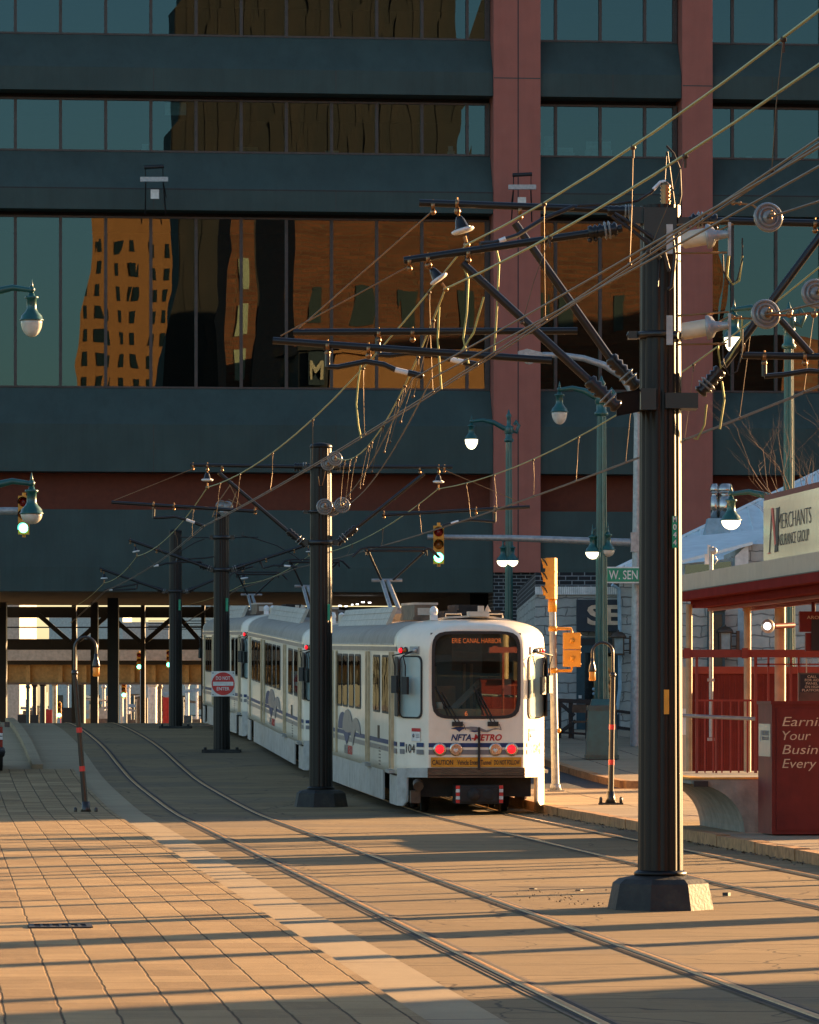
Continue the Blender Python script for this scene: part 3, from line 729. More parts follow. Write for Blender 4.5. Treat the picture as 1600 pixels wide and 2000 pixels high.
q = MB(); q.text('M', ((x0_+x1_)/2, -19.55, zc_-.75), (-1, 0, 0), UP, 1.35, 1.25, align='C', bold=.03, ex=.05); part('sign_lettering', q, M['tanletter'], sgn)
# ------------------------------------------------------------------ light rail cars
CARL = 20.4
def make_car():
    t = thing('tram_car', 'front white tram car with red tail lights and orange caution strip on its end', 'tram', (0, 0, 0), 'three coupled tram cars')
    ORG[t.name] = V((0, 0, 0))
    zb = .70
    def ring(y, hw, zt_, ze, n=9):
        p = [V((-hw, y, zb+(ze-zb)*i/14)) for i in range(15)]
        for i in range(1, n*2):
            a = math.pi*i/(2*n); ca, sa = math.cos(a), math.sin(a)
            p.append(V((-hw*math.copysign(abs(ca)**.62, ca), y, ze+(zt_-ze)*abs(sa)**.75)))
        p += [V((hw, y, ze-(ze-zb)*i/14)) for i in range(15)] + [V((hw*(1-2*i/12), y, zb)) for i in range(1, 12)]
        return p
    ys = [(0.0, .835, 3.26, 2.80), (.03, .865, 3.32, 2.86), (.10, .905, 3.36, 2.91), (.72, 1.27, 3.43, 2.99), (.80, 1.31, 3.44, 3.0), (.95, 1.325, 3.44, 3.0), (1.30, 1.325, 3.44, 3.0)]
    rings = [ring(*q) for q in ys] + [ring(CARL-q[0], *q[1:]) for q in reversed(ys)]
    N_ = len(rings[0]); mb = MB(); mr = MB()
    vs = [p for r_ in rings for p in r_]
    ff, fr = [], []
    for i in range(len(rings)-1):
        for j in range(N_):
            j2 = (j+1) % N_; q = (i*N_+j, i*N_+j2, (i+1)*N_+j2, (i+1)*N_+j)
            (fr if (i == len(ys)-1 and 14 <= j < N_-26) else ff).append(q)
    mb.add(vs, ff, 0, False); mb.f[-1:] = mb.f[-1:]
    for k in range(len(mb.s)): mb.s[k] = True
    # end faces with a window opening
    wz0, wz1, whw = 1.70, 3.22, .775
    def hole(y, inset=0.0):
        c = V((0, y, (wz0+wz1)/2)); hx, hz = whw-inset, (wz1-wz0)/2-inset; out = []
        for p in rings[0]:
            dx, dz = p.x, p.z-c.z; l = math.hypot(dx, dz); dx /= l; dz /= l
            n = 7.0; tt = 1/((abs(dx)/hx)**n+(abs(dz)/hz)**n)**(1/n)
            q = V((dx*tt, y, c.z+dz*tt)); 
            out.append(q)
        return out
    for y in (0, CARL):
        base = rings[0] if y == 0 else rings[-1]
        h = hole(y); vs = base+h
        fs = [(j, (j+1) % N_, (j+1) % N_+N_, j+N_) for j in range(N_)]
        if y == 0: fs = [f[::-1] for f in fs]
        mb.add(vs, fs, 0)
    body = part('body', mb, M['body'], t)
    mr.add([p for r_ in rings for p in r_], fr, 0, True)
    part('roof', mr, M['roofgrey'], t)
    gu = MB()
    for s in (-1, 1): gu.box((s*1.325-.012*1, 1.3, 2.985), (s*1.325+.012, CARL-1.3, 3.015))
    part('gutter', gu, M['skirt'], t)
    for e in (0, 1):
        yy = (lambda y: y) if e == 0 else (lambda y: CARL-y)
        sg = 1 if e == 0 else -1
        # windshield with its rubber seal, cab inside
        gl = MB(); h = hole(yy(.03), .0); gl.add(h, [tuple(range(N_)) if e else tuple(range(N_))[::-1]], 0); 
        ws = part('windshield', gl, M['wglass'], t)
        se = MB(); a_, b_ = hole(yy(-.012), -.012), hole(yy(-.012), .04)
        c_, d_ = hole(yy(.03), -.012), hole(yy(.03), .04)
        vs = a_+b_+c_+d_; fs = []
        for j in range(N_):
            k = (j+1) % N_; fs += [(j, k, k+N_, j+N_), (j+N_, k+N_, k+3*N_, j+3*N_), (k, j, j+2*N_, k+2*N_)]
        if e == 0: fs = [f[::-1] for f in fs]
        se.add(vs, fs, 0); part('window_seal', se, M['rubber'], ws)
        if e == 0:
            it = MB(); it.box((-1.2, yy(1.7), .8), (1.2, yy(1.75), 3.1)); it.box((-.8, yy(.15), .78), (.8, yy(1.7), .8)); it.box((-.80, yy(.06), 2.70), (.80, yy(.5), 3.2)); part('cab_interior', it, M['int_dark'], t)
            ds = MB(); ds.box((-.74, yy(.12), 1.55), (.74, yy(.45), 1.86)); ds.box((-.62, yy(1.6), .9), (-.52, yy(1.69), 2.6)); ds.box((-.05, yy(1.6), .9), (.0, yy(1.69), 2.65)); ds.box((.08, yy(1.6), .9), (.13, yy(1.69), 2.65))
            ds.box((-.68, yy(1.45), 1.9), (-.2, yy(1.6), 2.25)); part('dashboard', ds, M['int_tan'], t)
            st = MB(); st.box((.18, yy(.9), 1.75), (.58, yy(1.05), 2.4)); st.box((.38, yy(.75), 1.8), (.72, yy(.9), 2.1)); part('seat', st, M['int_dark'], t)
            s2 = MB(); s2.beam((-.35, yy(.5), 1.86), (.3, yy(1.3), 2.4), .14, .04); s2.box((.5, yy(.95), 2.1), (.74, yy(1.1), 2.38)); part('rail_panel', s2, M['palefar'], t)
            led = MB(); led.text('ERIE CANAL HARBOR', (-.42, yy(.055), 3.02), (1, 0, 0), UP, .085, .87, bold=-.012); part('destination_text', led, M['led'], t)
            l2 = MB(); l2.text('6', (-.19, yy(.10), 1.74), (1, 0, 0), UP, .085); part('route_number', l2, M['led'], t)
            cu_ = MB(); cu_.lathe((-.62, yy(.2), 1.86), [(.06, 0), (.07, .1), (.065, .12)], 12); part('cup', cu_, M['white'], t)
        # wipers
        wp = []
        for (x0, x1, x2) in ((-.36, -.70, -.63), (.27, -.02, .03)):
            wm = MB()
            wm.tube([(x0, yy(-.06), 1.62), (x1+.02, yy(-.05), 2.18)], .012, 6); wm.tube([(x0+.06, yy(-.06), 1.63), (x2+.02, yy(-.05), 2.16)], .010, 6)
            wm.tube([(x1-.02, yy(-.035), 2.26), (x0-.14, yy(-.035), 1.75)], .013, 6); wm.box((x0-.07, yy(-.07), 1.56), (x0+.12, yy(-.0), 1.64)); wm.tube([(x0+.13, yy(-.05), 1.6), (x0+.17, yy(-.04), 1.5)], .006, 5)
            part('wiper', wm, M['rubber'], t)
        # stripes across the end and tapered cab sides
        for (za, zc, m) in ((1.19, 1.265, 'blue'), (1.06, 1.145, 'grey')):
            sm_ = MB()
            f0 = -.006
            sm_.box((-.84, yy(f0), za), (.84, yy(f0+.003), zc))
            for s in (-1, 1):
                p0, p1 = V((s*.91, yy(.10), 0)), V((s*1.27, yy(.72), 0)); nn = V((s*.86, -sg*.5, 0))*.008
                def pt(k, z): q = p0.lerp(p1, k)+nn; q.z = z; return q
                sm_.add([pt(0, za), pt(.30, za), pt(.30, zc), pt(0, zc)], [(0, 1, 2, 3)]); sm_.add([pt(.80, za), pt(1, za), pt(1, zc), pt(.80, zc)], [(0, 1, 2, 3)])
            part('stripe', sm_, M[m], t)
        # number on the tapered sides, danger sticker
        for s in (-1, 1):
            p0, p1 = V((s*.91, yy(.10), 0)), V((s*1.27, yy(.72), 0))
            rt = (p0-p1 if s*sg < 0 else p1-p0); rt = -rt if (s*sg < 0 and False) else rt
            rt = (p0-p1).normalized() if s*sg < 0 else (p1-p0).normalized()
            nn = rt.cross(UP)
            nb = MB(); c = p0.lerp(p1, .55)+nn*.012; c.z = 1.085; nb.text('104', c, rt, UP, .15, .26, align='C'); part('car_number', nb, M['ink'], t)
            dn = MB(); c = p0.lerp(p1, .32)+nn*.010; c.z = 1.46
            dn.add([c-rt*.13+UP*.0, c+rt*.13, c+rt*.13+UP*.06, c-rt*.13+UP*.06], [(0, 1, 2, 3)], 0)
            dn.add([c-rt*.13-UP*.17, c+rt*.13-UP*.17, c+rt*.13-UP*.003, c-rt*.13-UP*.003], [(0, 1, 2, 3)], 1)
            c2 = c+nn*.004-UP*.05; 
            for q in range(3): dn.add([c2-rt*.0-UP*(.03*q), c2+rt*.11-UP*(.03*q), c2+rt*.11-UP*(.03*q-.012), c2-UP*(.03*q-.012)], [(0, 1, 2, 3)], 2)
            dn.lathe(c2-rt*.07-UP*.02, [(.035, 0), (.035, .001)], 10, nn, 2)
            part('danger_sticker', dn, [M['logored'], M['signwhite'], M['grey']], t)
            # cab side window on the taper
            fr = MB(); pn = MB()
            nv = p0.lerp(p1, .53); hl = (p1-p0).length*.42; d_ = (p1-p0).normalized()
            def rr(hw_, z0, z1, r_, off, dep):
                pts = []
                for (cx, cz, a0) in ((hw_-r_, z1-r_, 0), (-hw_+r_, z1-r_, 90), (-hw_+r_, z0+r_, 180), (hw_-r_, z0+r_, 270)):
                    for k in range(5):
                        a = R(a0+22.5*k); q = nv+d_*(cx+r_*math.cos(a))+nn*off; q.z = cz+r_*math.sin(a); pts.append(q)
                return pts
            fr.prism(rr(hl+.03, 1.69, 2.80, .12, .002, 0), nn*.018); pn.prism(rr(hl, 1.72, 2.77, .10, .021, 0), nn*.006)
            wo = part('cab_side_window', fr, M['rubber'], t); part('pane', pn, M['cabglass_sky'], wo)
            # mirrors
            for (k, z0, out) in ((.90, 2.12, .17), (.46, 2.10, .17)):
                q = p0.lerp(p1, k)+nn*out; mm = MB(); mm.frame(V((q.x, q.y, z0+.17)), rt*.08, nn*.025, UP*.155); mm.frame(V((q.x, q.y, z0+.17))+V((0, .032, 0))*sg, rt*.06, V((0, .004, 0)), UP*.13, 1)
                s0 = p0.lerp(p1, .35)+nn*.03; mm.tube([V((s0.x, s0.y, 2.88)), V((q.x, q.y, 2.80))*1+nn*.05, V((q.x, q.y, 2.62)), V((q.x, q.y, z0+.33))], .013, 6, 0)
                part('mirror', mm, [M['rubber'], M['cabglass_sky']], t)
            mp = MB(); c = p0.lerp(p1, .38)+nn*.01; c.z = 2.89; mp.frame(c, rt*.13, nn*.012, UP*.07); mp.ball(c+nn*.03+rt*.06, .05, 10); part('mirror_mount', mp, M['galv'], t)
            for (k, m_) in ((.93, 'red_on'), (.75, 'amb_off')):
                c = p0.lerp(p1, k)+nn*.006; c.z = 2.89; mk = MB(); mk.lathe(c, [(.062, 0), (.062, .015), (.05, .02)], 14, nn); o_ = part('marker_light', mk, M['rubber'], t)
                ml = MB(); ml.lathe(c, [(.048, .02), (.04, .04), (.02, .05)], 14, nn); part('lens', ml, M[m_], o_)
        nd = V((0, -sg, 0))
        for (x, m_) in ((-.645, 'red_on'), (-.36, 'amb'), (.34, 'amb'), (.625, 'red_on')):
            c = V((x, yy(-.008), 1.155)); hl_ = MB(); hl_.lathe(c, [(.118, 0), (.118, .02), (.10, .03), (.085, .03)], 20, nd); o_ = part('tail_light' if m_ == 'red_on' else 'headlight', hl_, M['chrome'], t)
            ln = MB()
            if m_ == 'red_on': ln.lathe(c, [(.082, .022), (.07, .04), (.04, .055), (.01, .058)], 18, nd); part('lens', ln, M['red_on'], o_)
            else:
                ln.lathe(c, [(.082, .02), (.07, .012), (.03, .005), (.005, .004)], 18, nd); part('reflector', ln, M['brownmetal'], o_)
                l2 = MB(); l2.ball(c+nd*.028-V((.018, 0, .012)), .026, 8); l2.ball(c+nd*.028+V((.018, 0, -.012)), .026, 8); l2.ball(c+nd*.028-V((0, 0, .035)), .022, 8); part('bulb', l2, M['signwhite'], o_)
        # caution strip
        cp = MB(); cp.box((-.80, yy(-.03), .845), (.80, yy(-.004), 1.015)); pl = part('caution_plate', cp, M['cauty'], t)
        tx = MB(); rt = V((sg, 0, 0))
        yt = yy(-.034)
        x0 = -.775*sg
        for (s_, x, wd, h) in (('CAUTION', -.78, .37, .082), ('Vehicle Enters Tunnel', -.335, .60, .082), ('DO NOT FOLLOW', .315, .455, .080)):
            tx.text(s_, (x*sg, yt, .885), rt, UP, h, wd, bold=.012)
        part('lettering', tx, M['ink'], pl)
        # logo
        lg = MB(); yl = yy(-.010)
        lg.text('NFTA', (-.445*sg, yl, 1.31), rt, UP, .105, .36, shear=.25, bold=.03)
        part('logo_lettering', lg, M['blue'], t)
        lg = MB(); lg.text('-', (-.085*sg, yl, 1.31), rt, UP, .105, shear=.25, bold=.02); lg.text('METRO', (-.045*sg, yl, 1.31), rt, UP, .105, .50, shear=.25, bold=.03); part('logo_lettering', lg, M['logored'], t)
        def curve_band(top, bot): return [V((x*sg, yl, z)) for x, z in top] + [V((x*sg, yl, z)) for x, z in reversed(bot)]
        wv = MB(); wv.prism(curve_band([(-.45, 1.515), (-.36, 1.545), (-.26, 1.55), (-.18, 1.535), (-.21, 1.52)], [(-.45, 1.514), (-.36, 1.505), (-.30, 1.46), (-.25, 1.50), (-.2, 1.515)]), nd*.003); wv.prism(curve_band([(-.12, 1.48), (-.02, 1.49), (.06, 1.475)], [(-.12, 1.475), (-.04, 1.455), (.06, 1.468)]), nd*.003); part('logo_wave', wv, M['blue'], t)
        wv = MB(); wv.prism(curve_band([(-.22, 1.535), (-.10, 1.555), (.0, 1.55), (.08, 1.53), (.18, 1.49), (.24, 1.50), (.34, 1.53), (.42, 1.515), (.455, 1.485)], [(-.22, 1.53), (-.12, 1.50), (-.04, 1.475), (.04, 1.49), (.12, 1.46), (.20, 1.452), (.3, 1.50), (.40, 1.505), (.455, 1.484)]), nd*.003); part('logo_wave', wv, M['grey'], t)
        vb = MB(); vb.box((.025, yy(-.075), .80), (.065, yy(-.04), 1.545)); part('safety_bar', vb, M['rubber'], t)
        bu = MB()
        for (z0, z1, d_) in ((.655, .69, .05), (.70, .735, .07), (.745, .80, .055), (.805, .83, .03)): bu.box((-.86, yy(-d_), z0), (.86, yy(.06), z1))
        part('bumper', bu, M['brownmetal'], t)
        for s in (-1, 1):
            va = MB(); va.prism([(s*.86, yy(-.02), .66), (s*.86, yy(-.02), .83), (s*1.315, yy(.80), .80), (s*1.315, yy(.80), .64)], V((s*-.02, sg*.02, 0))); part('valance', va, M['skirt'], t)
            # curved skirt at the cab corner
            sk = MB(); q0, q1, q2 = V((s*1.17, yy(.55), 0)), V((s*1.315, yy(.80), 0)), V((s*1.325, yy(2.05), 0))
            def w_(q, z): return V((q.x, q.y, z))
            sk.prism([w_(q0, .66), w_(q0, .22), w_(q0.lerp(q1, .4), .14), w_(q1, .14), w_(q1, .66)], V((-s*.03, sg*.0, 0)))
            sk.prism([w_(q1, .66), w_(q1, .14), w_(q2, .14), w_(q2, .66)], V((-s*.03, 0, 0))); part('cab_skirt', sk, M['skirt'] if s < 0 else M['body'], t)
        # coupler
        cb = MB(); cb.box((-.36, yy(-.12), .20), (.46, yy(.5), .52)); cb.tube([(.05, yy(.4), .36), (.05, yy(-.02), .36)], .16, 14); cb.ball((-.06, yy(-.14), .36), .12, 12); cb.lathe((.20, yy(-.125), .36), [(.1, 0), (.1, .05), (.07, .055)], 14, nd); cb.box((-.30, yy(-.17), .24), (.36, yy(-.11), .47))
        cp_ = part('coupler', cb, M['under'], t)
        for x in (-.335, .43):
            cm = MB()
            for q in range(5): cm.box((x-.035, yy(-.128), .215+q*.062), (x+.035, yy(-.121), .215+q*.062+.058), q % 2)
            part('coupler_marking', cm, [M['signred'], M['signwhite']], cp_)
        pi = MB(); pi.tube([(-1.0, yy(.3), .55), (-1.0, yy(.15), .5)], .09, 12); pi.box((-1.12, yy(.3), .2), (-.95, yy(.5), .42)); part('brake_unit', pi, M['brownmetal'], t)
    # side windows, doors and stripes: positions along the car measured on the photo
    def yl_(px): return at_u(px-5, 7.83) - 78.4
    L = lambda a, c: (yl_(c), yl_(a))
    win = [L(655, 664), L(666, 675), L(678, 687), L(690, 700)]
    win2 = [(CARL-(b_ - .0), CARL-a_) for a_, b_ in win]
    leaf = [L(725, 737), L(742, 756)]
    rear = [(14.4, 15.35), (15.6, 16.55), (16.8, 17.75)]
    for s in (-1, 1):
        def panel(mb, y0, y1, z0, z1, off0, off1, m=0, r_=.10):
            pts = []
            for (cy, cz, a0) in ((y1-r_, z1-r_, 0), (y0+r_, z1-r_, 90), (y0+r_, z0+r_, 180), (y1-r_, z0+r_, 270)):
                for k in range(4): a = R(a0+30*k); pts.append(V((s*(1.325+off0), cy+r_*math.cos(a), cz+r_*math.sin(a))))
            mb.prism(pts, V((s*(off1-off0), 0, 0)), m)
        for (y0, y1) in win+leaf+rear:
            f_ = MB(); panel(f_, y0-.03, y1+.03, 1.74, 2.80, .001, .014); o_ = part('side_window', f_, M['rubber'], t)
            p_ = MB(); panel(p_, y0+.02, y1-.02, 1.78, 2.76, .015, .018); part('pane', p_, M['tglass'], o_)
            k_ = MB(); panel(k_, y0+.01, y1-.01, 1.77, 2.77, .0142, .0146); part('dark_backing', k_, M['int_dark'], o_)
        for (za, zc, m) in ((1.19, 1.27, 'blue'), (1.06, 1.15, 'grey'), (2.875, 2.955, 'grey')):
            q = MB(); q.box((s*1.3252, .82, za), (s*1.330, CARL-.82, zc)); part('stripe', q, M[m], t)
        for (pa, pb) in ((757, 765), (712, 718)):
            y0, y1 = L(pa, pb); ym = (y0+y1)/2
            d_ = MB(); d_.box((s*1.325, ym-.30, .78), (s*1.375, ym-.16, 2.86)); d_.box((s*1.325, ym+.14, .78), (s*1.37, ym+.26, 2.86)); o_ = part('door_post', d_, M['trim'], t)
            d2 = MB(); d2.box((s*1.325, ym-.15, 1.72), (s*1.34, ym+.13, 2.78)); part('narrow_window', d2, M['rubber'], o_)
            d3 = MB(); d3.box((s*1.32, ym-.42, .70), (s*1.43, ym+.3, .76)); part('step_plate', d3, M['galv'], t)
        for ym in (12.9, 13.9, 18.2):
            d_ = MB(); d_.box((s*1.325, ym-.07, .78), (s*1.37, ym+.07, 2.86)); part('door_post', d_, M['trim'], t)
        y0, y1 = L(766, 772)
        d_ = MB(); panel(d_, y0, y1, 1.72, 2.78, .001, .012, 0, .05); part('narrow_window', d_, M['rubber'], t)
        # wave artwork and lettering on the side
        ya = L(655, 700); y0, y1 = ya; X_ = s*1.334; wd = (y1-y0)
        def arc(y_c, hw_, h, th, z0=1.30):
            o = []; 
            for k in range(9): a = math.pi*k/8; o.append(V((X_, y_c-hw_*math.cos(a), z0+h*math.sin(a))))
            for k in range(9): a = math.pi*(8-k)/8; o.append(V((X_, y_c-(hw_-th)*math.cos(a), z0-.02+(h-th*.9)*max(0, math.sin(a))*.75)))
            return o
        c0 = y0+wd*.5
        wv = MB(); wv.prism(arc(c0+.25*wd, .20*wd, .33, .35), V((s*.003, 0, 0))); wv.prism([(X_, c0+.2*wd, 1.2), (X_, c0+.07*wd, .98), (X_, c0-.05*wd, 1.2), (X_, c0+.07*wd, 1.28)], V((s*.003, 0, 0))); part('side_artwork', wv, M['blue'], t)
        wv = MB(); wv.prism(arc(c0+.03*wd, .22*wd, .42, .5, 1.28), V((s*.0055, 0, 0))); wv.prism(arc(c0-.32*wd, .19*wd, .30, .22, 1.26), V((s*.007, 0, 0))); wv.prism([(X_, c0-.02*wd, 1.5), (X_, c0-.2*wd, 1.0), (X_, c0-.36*wd, 1.5), (X_, c0-.2*wd, 1.28)], V((s*.0075, 0, 0))); part('side_artwork', wv, M['grey'], t)
        rt = V((0, s, 0))
        lt = MB(); lt.text('NFTA', (X_, c0-s*.9, .82), rt, UP, .16, .75, shear=.25, bold=.02); part('side_lettering', lt, M['grey'], t)
        lt = MB(); lt.text('METRO', (X_, c0-s*.1, .82), rt, UP, .16, .95, shear=.25, bold=.03); part('side_lettering', lt, M['logored'], t)
        dl = MB(); yd = leaf[1][1]+.35; 
        for k in range(6): dl.box((s*1.326, yd, .78+k*.06), (s*1.333, yd+.3, .80+k*.06))
        part('door_marking', dl, M['brownmetal'], t); dl = MB(); dl.box((s*1.326, yd+.2, 1.26), (s*1.345, yd+.45, 1.5)); part('door_handle', dl, M['brownmetal'], t)
        # skirts
        for (a, c) in ((3.3, 6.4), (6.43, 10.2), (10.23, 14.0), (14.03, 17.1)):
            q = MB(); q.box((s*1.29, a, .16), (s*1.322, c, .70)); part('skirt_panel', q, M['skirt'], t)
        for (a, c) in ((2.05, 3.3), (17.1, 18.35)):
            q = MB(); q.box((s*1.10, a, .18), (s*1.13, c, .70)); part('bogie_frame', q, M['brownmetal'], t)
    un = MB(); un.box((-1.05, .6, .30), (1.05, CARL-.6, .72)); part('underframe', un, M['under'], t)
    for yc in (2.7, CARL-2.7):
        for dy in (-.9, .9):
            q = MB(); 
            for x in (-.7175, .7175): q.lathe((x-.06, yc+dy, .33), [(.33, 0), (.33, .1), (.28, .12), (.1, .13)], 20, (1, 0, 0))
            q.tube([(-.7, yc+dy, .33), (.7, yc+dy, .33)], .07, 8); part('wheelset', q, M['under'], t)
    # roof gear
    q = MB(); q.prism([(-1.02, 5.9, 3.36), (-.93, 5.9, 3.36), (-.78, 5.9, 3.70), (-.86, 5.9, 3.70)], (0, 10.4, 0)); sc_ = part('roof_screen', q, M['roofbox'], t)
    q = MB()
    for z in (3.47, 3.59): q.box((-1.0+(z-3.36)*.42-.02, 5.95, z), (-.985+(z-3.36)*.42-.02+.01, 16.25, z+.008))
    part('seam', q, M['skirt'], sc_)
    q = MB(); q.box((-.76, 3.4, 3.44), (-.30, 5.8, 3.50)); q.box((-.74, 3.4, 3.50), (-.32, 5.75, 3.72)); o_ = part('resistor_box', q, M['roofbrown'], t)
    q = MB()
    for k in range(14): q.box((-.76, 3.45+k*.165, 3.72), (-.30, 3.50+k*.165, 3.76))
    q.box((-.68, 3.385, 3.53), (-.38, 3.395, 3.66)); part('grille', q, M['roofbox'], o_)
    q = MB(); q.box((.0, 3.0, 3.42), (.8, 7.5, 3.62)); q.box((.05, 3.2, 3.62), (.5, 5.0, 3.72)); q.tube([(-.25, 2.8, 3.56), (.85, 2.9, 3.52)], .03, 6); part('roof_equipment', q, M['under'], t)
    q = MB(); q.box((-.30, 6.2, 3.42), (.75, 16.0, 3.60)); part('roof_equipment', q, M['roofbrown'], t)
    q = MB(); q.box((-.78, 18.2, 3.4), (-.2, 19.0, 3.62)); part('roof_equipment', q, M['roofbox'], t)
    for yy, sg in ((lambda y: y, 1), (lambda y: CARL-y, -1)):
        q = MB()
        pts = [(-1.05, 3.30), (-.8, 3.40), (-.4, 3.475), (0, 3.495), (.4, 3.475), (.8, 3.40), (1.05, 3.30)]
        for i in range(6): q.beam((pts[i][0], yy(.9), pts[i][1]), (pts[i+1][0], yy(.9), pts[i+1][1]), .10, .035)
        part('roof_strip', q, M['roofbox'], t)
        q = MB(); q.ball((-.66, yy(.85), 3.58), .075, 12, 0, 1.3); q.box((-.72, yy(.95), 3.42), (-.6, yy(.75), 3.52)); part('antenna', q, M['white'], t)
        q = MB(); q.box((-.06, yy(.95), 3.49), (.30, yy(.6), 3.58)); q.box((.12, yy(.8), 3.58), (.22, yy(.7), 3.68)); q.prism([(.24, yy(.8), 3.58), (.36, yy(.8), 3.58), (.30, yy(.8), 3.70)], (0, sg*.05, 0)); part('roof_beacon', q, M['roofbox'], t)
        q = MB()
        for (x0, x1) in ((-.42, -.14), (.36, .60)): q.tube([(x0, yy(1.1), 3.47), (x0, yy(1.1), 3.54), (x1, yy(1.1), 3.54), (x1, yy(1.1), 3.47)], .014, 6)
        part('grab_rail', q, M['roofbox'], t)
    # pantograph
    yp = 14.6; zh = 5.0
    q = MB(); q.box((-.55, yp-.9, 3.60), (.55, yp+1.3, 3.70)); pb = part('pantograph_base', q, M['galv'], t)
    q = MB(); q.tube([(-.12, yp-.6, 3.70), (-.20, yp+.5, 4.30)], .045, 8); q.tube([(.05, yp-.6, 3.70), (-.08, yp+.5, 4.30)], .05, 8); q.tube([(-.42, yp+.5, 4.32), (.22, yp+.5, 4.32)], .035, 8); part('lower_arm', q, M['galv'], t)
    q = MB()
    q.tube([(-.22, yp+.5, 4.32), (-.55, yp-.1, 4.92)], .028, 6); q.tube([(.02, yp+.5, 4.32), (.60, yp-.1, 4.90)], .028, 6); part('upper_arm', q, M['blacksteel'], t)
    q = MB()
    for dy in (-.15, .15):
        q.tube([(-.88, yp-.1+dy, 4.80), (-.72, yp-.1+dy, 4.96), (-.55, yp-.1+dy, zh), (.6, yp-.1+dy, zh), (.76, yp-.1+dy, 4.96), (.94, yp-.1+dy, 4.78)], .022, 6)
    q.tube([(-.6, yp-.1, 4.93), (.65, yp-.1, 4.93)], .03, 6)
    for x in (-.6, .65): q.tube([(x, yp-.3, 4.96), (x, yp+.1, 4.96)], .03, 6); q.tube([(x, yp-.25, 4.94), (x+.02, yp-.2, 4.83), (x, yp-.05, 4.83), (x, yp, 4.94)], .014, 5)
    part('collector_head', q, M['blacksteel'], t)
    return t
car = make_car()
def place_car(o, v0):
    p, q = SG(9.25, v0), SG(9.25, v0+CARL)
    o.location = p; o.rotation_euler = (math.atan2(q.z-p.z, CARL), 0, A)
labs = ['middle white tram car, half hidden behind the second black catenary pole', 'rearmost white tram car, furthest back by the far black catenary poles']
cars = [car] + [dup(car) for _ in range(2)]
for i, o in enumerate(cars):
    place_car(o, 78.4+21.0*i)
    if i:
        o['label'] = labs[i-1]
        for ch in list(o.children):
            if ch.name.split('.')[0] in ('pantograph_base', 'lower_arm', 'upper_arm', 'collector_head') and i: ch.location.z -= .12*i

# ------------------------------------------------------------------ parked car at the left edge
def make_suv():
    D = 101.0; base = P(-56, 1500, D); base.z = g(D)+.08
    t = thing('parked_car', 'dark blue car seen from behind, cut off by the left edge of the photo', 'car', base)
    cx = base.x; x1 = P(6, 0, D).x; x0 = x1-1.85; xc = (x0+x1)/2; z0 = base.z
    def w(x, y, z): return V((xc+x, D+y, z0+z))
    sec = lambda y, hw, zt_, hr: [w(-hw, y, .35), w(-hw*1.0, y, .95), w(-hr, y, zt_), w(hr, y, zt_), w(hw, y, .95), w(hw, y, .35)]
    mb = MB(); rs = [sec(.05, .86, 1.05, .80), sec(.0, .90, 1.05, .84), sec(.45, .925, 1.62, .66), sec(2.6, .925, 1.62, .66), sec(3.3, .92, 1.0, .8), sec(4.4, .86, .92, .8)]
    n = 6; vs = [p for r_ in rs for p in r_]
    fs = [(i*n+j, i*n+(j+1) % n, (i+1)*n+(j+1) % n, (i+1)*n+j) for i in range(5) for j in range(n)]; fs += [tuple(range(n))[::-1], tuple(range(5*n, 6*n))]
    mb.add(vs, fs, 0); part('body', mb, M['bluecar'], t)
    q = MB(); q.add([w(-.72, .04, 1.08), w(.72, .04, 1.08), w(.60, .40, 1.56), w(-.60, .40, 1.56)], [(0, 1, 2, 3)]); 
    for v_ in q.v: v_.y -= .02
    part('rear_window', q, M['carglass'], t)
    for s in (-1, 1):
        q = MB(); q.add([w(s*.90, .6, 1.0), w(s*.90, 2.7, 1.0), w(s*.69, 2.5, 1.56), w(s*.69, .65, 1.56)], [(0, 1, 2, 3)]); 
        for v_ in q.v: v_.x += s*.02
        part('side_window', q, M['carglass'], t)
        q = MB()
        for (a, c, m) in ((.56, .73, 0), (.73, .80, 1), (.815, .88, 1), (.88, 1.02, 0)): q.box(w(s*.70, -.03, a), w(s*.915, .12, c-.004), m)
        part('tail_light', q, [M['red_off'], M['signwhite']], t)
        for y in (.85, 3.5):
            q = MB(); q.lathe(w(s*.75, y, .32), [(.32, 0), (.32, .17*1), (.22, .18), (.1, .16)], 18, (s, 0, 0)); part('wheel', q, M['rubber'], t)
    q = MB(); q.tube([w(-.80, .05, .45), w(-.70, -.10, .45), w(.70, -.10, .45), w(.86, .1, .45)], .15, 10); part('bumper', q, M['blacksteel'], t)
    q = MB(); q.box(w(.98, 1.9, 1.0), w(1.10, 2.05, 1.12)); part('mirror', q, M['bluecar'], t)
    return t
make_suv().rotation_euler = (0, 0, A)
